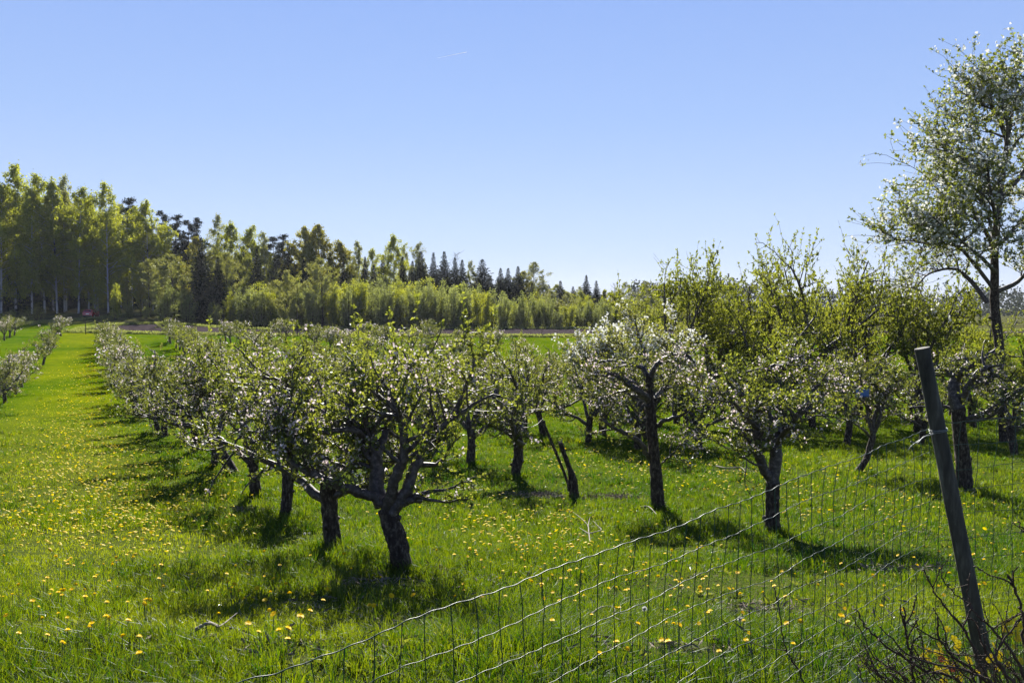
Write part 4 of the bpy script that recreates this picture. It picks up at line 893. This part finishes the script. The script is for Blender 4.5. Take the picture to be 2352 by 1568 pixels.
# ------------------------------------------------------------------ wire fence
M['wire'] = plain('green_wire', (.010, .04, .032), .42, .3, 0, .0)
M['post'] = noisemat('weathered_post', [(.012,.011,.009), (.05,.046,.036), (.15,.145,.12)], 18, .75, .9, 9, (1, 1, .16), .35, .008)
P2 = .91875
tw = [(610,1700),(688,1683),(855,1615),(1005,1550),(1151,1501),(1294,1458),(1400,1416),(1507,1379),(1659,1328),(1795,1274),(1943,1229),(2006,1198),(2110,1160),(2209,1116),(2328,1074)]
fx = []; 
for x, y in tw:
    px, py = x*P2, y*P2; Zp = -2.665/((px-CX)/F-1.183); p = at(px, py, Zp); fx.append(p)
A0 = fx[0]; dirL = nrm(np.array([1.183, 1.0])); s_of = [float(np.dot(p[:2]-A0[:2], dirL)) for p in fx]; z_of = [p[2] for p in fx]
sl0 = (z_of[1]-z_of[0])/(s_of[1]-s_of[0])
def ftop(s):
    s = np.asarray(s, float); return np.where(s < 0, z_of[0]-.03*(-s), np.interp(s, s_of, z_of))
def fplan(s): return A0[0]+dirL[0]*s, A0[1]+dirL[1]*s
SE = s_of[-1]; NW = 11; rg = np.random.RandomState(51)
fence = empty('wire_fence', (float(fplan(SE)[0]), float(fplan(SE)[1]), float(gz(*fplan(SE)))), 'green wire mesh fence sagging down to the lower left from its leaning post', 'fence')
F0 = np.array(fence.location)
def mesh_panel(s0, s1, topf, planf, seed, dmg=None):
    mb = MB(); r = np.random.RandomState(seed); cell = .075; nv = int((s1-s0)/cell)
    def dx(s, k):     # sideways bend of the uprights
        v = .004*np.sin(s*9+k*.8)+.003*np.sin(s*23+k*1.9)
        if dmg: v = v+.035*np.exp(-((s-dmg)/.22)**2)*np.clip(1.6-.6*k, -.4, 1.6)
        return v
    def dn(s, k): return .012*np.sin(s*2.1+k*.5)+.008*np.sin(s*5.3-k)
    ns = np.array([planf(1)[1]-planf(0)[1], -(planf(1)[0]-planf(0)[0])])
    for k in range(NW):
        ss = np.arange(s0, s1+1e-6, cell/8); ph = (ss-s0)/cell
        z = topf(ss)-.1*k+.0016*np.sin(ph*2*math.pi)+.002*np.sin(ss*17+k)+(.006*np.sin(ss*6+k*2) if k else 0)
        sx = ss+dx(ss, k); x, y = planf(sx); q = dn(ss, k)
        pts = np.stack([x+ns[0]*q, y+ns[1]*q, z], 1)-F0
        mb.add(*tube_arr(pts, np.full(len(pts), .0015 if k in (0, NW-1) else .0012), 6))
    for i in range(nv+1):
        s = s0+i*cell; K = np.arange(0, NW-1+.01, .5); jig = r.normal(0, .0022, len(K))
        sx = s+dx(s, K)+jig; x, y = planf(sx); q = dn(s, K)
        z = topf(s)-.1*K+np.where(K > 0, .006*np.sin(s*6+K*2), 0)
        pts = np.stack([x+ns[0]*q, y+ns[1]*q, z+0*x], 1)-F0
        mb.add(*tube_arr(pts, np.full(len(pts), .0014), 5))
    return mb
mesh_panel(-.75, SE, ftop, fplan, 1, dmg=SE-.62).build('wire_mesh', M['wire'], fence, True)
E0 = np.array(fplan(SE)); E1 = np.array([3.2, 3.62]); dR = nrm(E1-E0)
zr0 = at(2370*P2, 1064*P2, 3.76)[2]; zr1 = at(2560*P2, 1039*P2, 3.7)[2]
def topR(s): return zr0+(zr1-zr0)*(np.asarray(s)/.38)
def planR(s): s = np.asarray(s, float); return E0[0]+.02+dR[0]*s, E0[1]+dR[1]*s
mesh_panel(.03, 1.3, topR, planR, 2).build('wire_mesh', M['wire'], fence, True)
# post
pa = at(2118, 800, 3.72); pb_ = at(2270, 1568, 3.72); dd = nrm(pa-pb_); foot = pb_-dd*.25
po = MB(); n = 26; pts = np.array([foot+(pa-foot)*t for t in np.linspace(0, 1, n)])-F0
rad = np.linspace(.037, .0305, n)*(1+.02*np.sin(np.arange(n)*1.3)); V, f = tube_arr(pts, rad, 22); po.add(V, f)
last = V[-22:]; cc = last.mean(0)+dd*.0025
po.add(np.vstack([last*.97+last.mean(0)*.03+dd*.002, cc]), [(i, (i+1) % 22, 22) for i in range(22)])
po.add(np.vstack([last, last*.97+last.mean(0)*.03+dd*.002]), [(i, (i+1) % 22, 22+(i+1) % 22, 22+i) for i in range(22)])
post = po.build('post', M['post'], fence, True)
tie = MB(); tc = pb_+(pa-pb_)*.757-F0
u_ = nrm(np.cross(dd, [0, 1, 0])); v_ = np.cross(dd, u_)
for k in range(3):
    a = np.linspace(0, 6.6, 26); pts = tc+dd*(k*.006-.004+.003*np.sin(a+k))[:, None]+.0362*(np.cos(a)[:, None]*u_+np.sin(a)[:, None]*v_)
    add_tube(tie, pts, .0013, 5)
pq = tc+np.array([-.036, -.03, -.01])
add_tube(tie, crom([pq, pq+[-.04, 0, -.012], pq+[-.07, -.01, -.035], pq+[-.10, -.01, -.03]], 5), .0022, 5)
add_tube(tie, crom([pq+[-.05, 0, -.02], pq+[-.085, .01, -.05], pq+[-.10, .01, -.07]], 5), .0015, 5)
tie.build('tie_wire', plain('tie_wire_metal', (.18, .20, .20), .5, .4, .4), fence, True)

# ------------------------------------------------------------------ bare shrub and flowers at the lower right
M['shrub'] = noisemat('shrub_bark', [(.03,.018,.013), (.09,.06,.045)], 40, .75, .4)
def c9(x, y): return ((1960+x/3.0933)*P2, (1200+y/3.0933)*P2)
sh = MB(); rg = np.random.RandomState(61); YS = 3.0
sb = at(2290, 1660, YS); sb[2] = gz(sb[0], sb[1])
shrub = empty('bare_shrub', tuple(sb), 'leafless dark shrub with knobbly buds in front of the fence post', 'shrub')
buds = MB()
def stem(pts, d0, d1, r0, r1, subs=4, sl=.12):
    r0 *= .75; r1 *= .75
    n = len(pts); q = [at(*c9(x, y), YS+d0+(d1-d0)*i/(n-1)) for i, (x, y) in enumerate(pts)]
    p = crom(q, 5)-sb; p[1:-1] += rg.normal(0, .0025, p[1:-1].shape); add_tube(sh, p, np.linspace(r0, r1, len(p)), 7, .1, rg)
    for t in np.linspace(.1, 1, int(len(p)*.6)):
        c, d = along(p, min(t, .999)); s = nrm(rg.normal(size=3)+d*.6); rb = r1*rg.uniform(.7, 1.1)+.0006; add_tube(buds, [c, c+s*rb*2, c+s*rb*4], [rb*.9, rb*1.1, rb*.3], 5)
    for j in range(subs):
        c, d = along(p, rg.uniform(.25, .9)); s = nrm(d+rg.normal(size=3)*.55+[0, 0, .2]); tw_ = rpath(c, s, sl*rg.uniform(.5, 1.5), 5, .13, rg)
        add_tube(sh, tw_, np.linspace(r1*1.0, r1*.55, 6), 5)
        for t in (.25, .45, .65, .85, .999):
            c2, d2 = along(tw_, t); s2 = nrm(rg.normal(size=3)+d2*.7); rb = r1*.55+.0006; add_tube(buds, [c2, c2+s2*rb*2, c2+s2*rb*4], [rb, rb*1.1, rb*.3], 5)
stem([(1560,1720),(1300,1520),(1080,1460),(800,1280),(650,1150),(560,1000)], .1, 0, .008, .003)
stem([(1700,1720),(1480,1480),(1300,1360),(1200,1200),(1190,1080)], .1, -.05, .008, .004)
stem([(1640,1760),(1600,1560),(1430,1480),(1000,1370),(740,1130)], -.1, 0, .007, .0028, 5)
stem([(1680,1700),(1560,1500),(1480,1330),(1380,1130),(1250,980),(1150,840),(1085,690)], .0, .05, .007, .003, 3)
stem([(1380,1130),(1450,1000),(1440,960),(1350,900),(1230,770),(1215,690)], .02, .05, .004, .002, 2)
stem([(1900,1640),(1800,1380),(1620,1160),(1520,1070),(1430,960)], -.1, -.05, .008, .003)
stem([(1430,960),(1420,860),(1440,715)], -.05, -.05, .003, .0018, 1, .06)
stem([(1040,1720),(1000,1500),(980,1350),(940,1180),(930,1000)], .1, .1, .006, .0045, 4)
stem([(1300,1720),(1100,1620),(900,1500),(700,1370),(600,1170),(530,1060)], .2, .2, .005, .0022)
stem([(1100,1760),(900,1640),(700,1480),(600,1350)], .1, .1, .005, .0024)
stem([(2000,1640),(1900,1440),(1860,1200),(1840,1000),(1780,820),(1740,740)], -.1, -.1, .009, .004, 5)
stem([(2050,1500),(1930,1100),(1900,560),(1860,400),(1815,320)], -.1, -.1, .006, .003, 3)
stem([(220,1720),(120,1480),(40,1350),(0,1260),(-40,1000),(-75,830)], .2, .2, .005, .0025, 2)
stem([(1300,1740),(1200,1560),(1100,1400),(1050,1200),(1020,1090)], .15, .15, .005, .002, 4)
stem([(1900,1760),(1760,1560),(1660,1420),(1640,1330),(1750,1180),(1840,1040)], -.15, -.1, .008, .003, 5)
stem([(1600,1760),(1500,1600),(1330,1430),(1260,1260),(1150,1180)], .05, .05, .005, .002, 5)
stem([(1760,1760),(1700,1500),(1560,1330),(1490,1100),(1390,1060)], .05, .05, .006, .0025, 5)
for k in range(26):
    x0 = rg.uniform(700, 2000); stem([(x0+rg.uniform(-50, 200), 1800), (x0+rg.uniform(-60, 60), 1620), (x0-rg.uniform(0, 160), 1480), (x0-rg.uniform(60, 260), rg.uniform(1300, 1420))], .1, rg.uniform(-.1, .25), .0045, .0018, 5, .10)
sh.build('branch', M['shrub'], shrub, True); buds.build('bud', M['shrub'], shrub, True)
M['primleaf'] = leafmat('primrose_leaf', (.07,.13,.02), (.14,.20,.03), .4, .1)
M['orange'] = plain('orange_petal', (.7, .12, .02), .6)
for i, (x, y, lb, n) in enumerate([(2165,1508,'yellow primrose clump left of the fence post foot', 22),(2300,1505,'yellow primrose clump just right of the post foot',16),(2345,1450,'yellow primrose clump at the right edge, highest of them',24),(2180,1560,'low yellow primrose clump at the bottom edge among the twigs',14)]):
    p = at(x, y, 3.35); g0 = float(gz(p[0], p[1])); hz = p[2]-g0; e = empty('primrose', (p[0], p[1], g0), lb, 'flowers', 'primrose clumps by the fence')
    r = np.random.RandomState(70+i); m_ = MB(); c = r.normal(0, .03, (26, 3)); c[:, 2] = 0; quads(m_, c, nrm(r.normal(size=(26, 3))*[1, 1, .2]+[0, 0, .6]), np.full(26, max(.10, hz*.9)), r, .4, .1); m_.build('leaves', M['primleaf'], e)
    for k in range(n):
        q = np.array([r.normal(0, .045), r.normal(0, .04), hz+r.normal(0, .03)]); tgt = MB(); mt = M['yellow'] if r.uniform() > .08 else M['orange']
        nn = nrm([r.normal(0, .6), -.6, .6]); uu = nrm(np.cross(nn, [0, 0, 1])); vv = np.cross(nn, uu)
        for j in range(5):
            a = j*1.2566; dr = uu*math.cos(a)+vv*math.sin(a); sd_ = np.cross(nn, dr); R5 = .014
            tgt.add([q, q+dr*R5*.8+sd_*R5*.5, q+dr*R5+nn*.001, q+dr*R5*.8-sd_*R5*.5], [(0, 1, 2, 3)], np.full(4, r.uniform()))
        s2 = MB(); add_tube(s2, [(q[0]*.3, q[1]*.3, 0), (q[0]*.8, q[1]*.8, q[2]*.6), q], .0014, 4)
        fl = tgt.build('flower', mt, e); s2.build('stem', M['stem'], fl)

# ------------------------------------------------------------------ red car
def car():
    Yc = 155.5; px = 211.5; X = gX(px, Yc); e = empty('parked_car', (X, Yc, float(gz(X, Yc))+.12), 'red hatchback on the road at the edge of the wood', 'car', rz=math.radians(7))
    paint = plain('red_paint', (.38, .01, .035), .25, .6, 0, .8); glass = plain('car_glass', (.01, .012, .015), .08, .8); rub = plain('tyre_rubber', (.015, .015, .015), .8)
    rim = plain('alloy_rim', (.35, .35, .36), .35, .5, .8); red = plain('tail_lamp_red', (.35, .01, .01), .3); pl = plain('number_plate_white', (.7, .7, .7), .4); blk = plain('black_trim', (.02, .02, .02), .6)
    # length along +y (front), width x. stations: y, z_bottom, z_belt, half width
    b = MB(); st = [(-2.05,.42,.62,.72),(-2.02,.32,.92,.82),(-1.8,.24,.98,.87),(-1.0,.22,.97,.885),(0,.22,.93,.89),(.9,.22,.90,.885),(1.2,.22,.88,.87),(1.75,.25,.78,.83),(2.0,.30,.66,.74),(2.08,.36,.56,.62)]
    V = []; 
    for y, z0, z1, hw in st:
        zm = z0+(z1-z0)*.55
        V += [(-hw*.93, y, z0), (-hw, y, zm), (-hw*.96, y, z1), (-hw*.5, y, z1+.02), (hw*.5, y, z1+.02), (hw*.96, y, z1), (hw, y, zm), (hw*.93, y, z0)]
    n = 8; f = []
    for i in range(len(st)-1):
        for j in range(n): f.append((i*n+j, i*n+(j+1) % n, (i+1)*n+(j+1) % n, (i+1)*n+j))
    k = len(st)-1
    f += [(0,7,6,1),(1,6,5,2),(2,5,4,3),(k*n,k*n+1,k*n+6,k*n+7),(k*n+1,k*n+2,k*n+5,k*n+6),(k*n+2,k*n+3,k*n+4,k*n+5)]
    b.add(V, f)
    # cabin
    V = []; cs = [(-1.98,.95,.70,.0),(-1.68,1.36,.64,0),(-1.3,1.47,.61,0),(-.3,1.50,.61,0),(.25,1.42,.61,0),(1.05,.92,.72,0)]
    for y, z, hw, _ in cs: V += [(-.84, y if z < 1 else max(min(y*1.02, .95), -1.95), .90), (-hw, y, z), (0, y, z+.02), (hw, y, z), (.84, y if z < 1 else max(min(y*1.02, .95), -1.95), .90)]
    f = []
    for i in range(len(cs)-1):
        for j in range(4): f.append((i*5+j, i*5+j+1, (i+1)*5+j+1, (i+1)*5+j))
    f += [(0, 4, 3, 1), (25, 26, 28, 29)]
    b.add(V, f); body = b.build('body', paint, e)
    g = MB(); g.add([(-.58,-1.93,1.02),(.58,-1.93,1.02),(.53,-1.72,1.34),(-.53,-1.72,1.34)], [(0,1,2,3)]); g.build('rear_window', glass, e)
    for s in (-1, 1):
        g = MB(); g.add([(s*.835,-1.35,.97),(s*.835,-.15,.97),(s*.665,-.2,1.40),(s*.67,-1.25,1.38)], [(0,1,2,3)]); g.add([(s*.835,-.08,.97),(s*.825,.8,.97),(s*.67,.2,1.36),(s*.665,-.12,1.40)], [(0,1,2,3)]); g.build('side_window', glass, e)
        g = MB(); box(g, (s*.70,-2.03,.86), (.26,.08,.22)); g.build('tail_lamp', red, e)
        g = MB(); box(g, (s*.97,.72,1.0), (.18,.10,.13)); g.build('mirror', paint, e)
        for yy in (-1.28, 1.28):
            t_ = MB(); a = np.arange(20)*2*math.pi/20
            ring = lambda x, r: np.stack([np.full(20, x), yy+np.cos(a)*r, .31+np.sin(a)*r], 1)
            V = np.vstack([ring(s*.70, .30), ring(s*.72, .315), ring(s*.88, .315), ring(s*.905, .29), ring(s*.905, .21)]); f = [(i*20+j, i*20+(j+1) % 20, (i+1)*20+(j+1) % 20, (i+1)*20+j) for i in range(4) for j in range(20)]
            t_.add(V, f); w_ = t_.build('wheel', rub, e)
            r_ = MB(); V = np.vstack([ring(s*.90, .21), [[s*.91, yy, .31]]]); r_.add(V, [(j, (j+1) % 20, 20) for j in range(20)]); r_.build('rim', rim, w_)
    g = MB(); g.add([(-.62,.93,1.0),(.62,.93,1.0),(.55,.32,1.40),(-.55,.32,1.40)], [(0,1,2,3)]); g.build('windscreen', glass, e)
    g = MB(); box(g, (0,-2.06,.70), (.5,.02,.12)); g.build('number_plate', pl, e)
    g = MB(); box(g, (0,-2.03,.40), (1.5,.10,.16)); g.build('rear_bumper', blk, e)
car()

# far field fence stakes and a tall pole
for i, px in enumerate([197, 262, 640, 925, 1105, 1245, 1375, 1470, 1555]):
    Y = [121,120,118.5,117,116.6,116.3,116,116,116][i]; X = gX(px, Y); z = float(gz(X, Y)); m_ = MB(); add_tube(m_, [(0, 0, -.2), (0, 0, 1.5 if i else 1.9)], [.05, .045], 6)
    tag(m_.build('field_stake', M['farbark'], loc=(X, Y, z)), '%s thin dark stake from the left along the edge of the ploughed field' % ordw(i+1), 'stake', 'stakes along the ploughed field')
Y = 118.0; X = gX(683, Y); m_ = MB(); add_tube(m_, [(0, 0, -.3), (0, 0, 3.9)], [.09, .07], 8); tag(m_.build('wooden_pole', M['farbark'], loc=(X, Y, float(gz(X, Y)))), 'tall grey pole standing in the field above the front apple trees', 'pole')
# rough verge tufts at the edge of the orchard
vm = MB(); rg = np.random.RandomState(91); Pv = []
for seg in ((near, -.8, 1.0, 2600), (far, 1.3, 1.2, 3200)):
    line = crom([(gX(x, y), y) for x, y in seg[0]], 20)
    idx = rg.uniform(0, len(line)-1.001, seg[3]); i = idx.astype(int); fr = (idx-i)[:, None]; q = line[i]*(1-fr)+line[i+1]*fr; q = q+np.stack([rg.normal(0, .5, len(q)), seg[1]+rg.normal(0, .5, len(q))], 1); Pv.append(q)
for k in range(2500):
    t = rg.uniform(0, len(rl)-1.01); i = int(t); f1 = t-i; px = rl[i][0]*(1-f1)+rl[i+1][0]*f1; y = rl[i][1]*(1-f1)+rl[i+1][1]*f1
    Pv.append(np.array([[gX(px, y)+rg.uniform(0, 2), y-2.8-abs(rg.normal(0, 2.2))]]))
Pv = np.concatenate(Pv); P = np.stack([Pv[:, 0], Pv[:, 1], gz(Pv[:, 0], Pv[:, 1])], 1); P = np.repeat(P, 5, 0)+rg.normal(0, .12, (len(P)*5, 3))*[1, 1, 0]
quads(vm, P, nrm(rg.normal(size=P.shape)*[.5, .5, .1]+[0, 0, 1]), rg.uniform(.2, .55, len(P)), rg, .35, .1)
tag(vm.build('rough_grass', M['willowleaf']), 'rough tufty grass on the verges of field and road', 'grass', kind='stuff')
# vapour trail
ct = MB(); a = at(1004, 134, 5200); b = at(1072, 120, 5300); add_tube(ct, [a, a*.5+b*.5, b], [.3, .8, 1.2], 8)
tag(ct.build('vapour_trail', leafmat('vapour', (.9,.9,.9), (.9,.9,.9), .6, 0, .5, (1, 1, 1))), 'short thin white vapour trail high in the blue sky', 'vapour trail')

# thin summer air over the whole place
hz = MB(); box(hz, (0, 690, 12), (4600, 1500, 70)); hzo = hz.build('haze', None or M['post']); tag(hzo, 'thin bluish air', None, kind='stuff')
hm, ht, hout = newmat('haze_air'); pv = ht.nodes.new('ShaderNodeVolumePrincipled'); pv.inputs['Color'].default_value = (.80, .86, 1, 1); pv.inputs['Density'].default_value = .00007; pv.inputs['Anisotropy'].default_value = .3
ht.links.new(pv.outputs[0], hout.inputs['Volume']); hzo.data.materials.clear(); hzo.data.materials.append(hm)
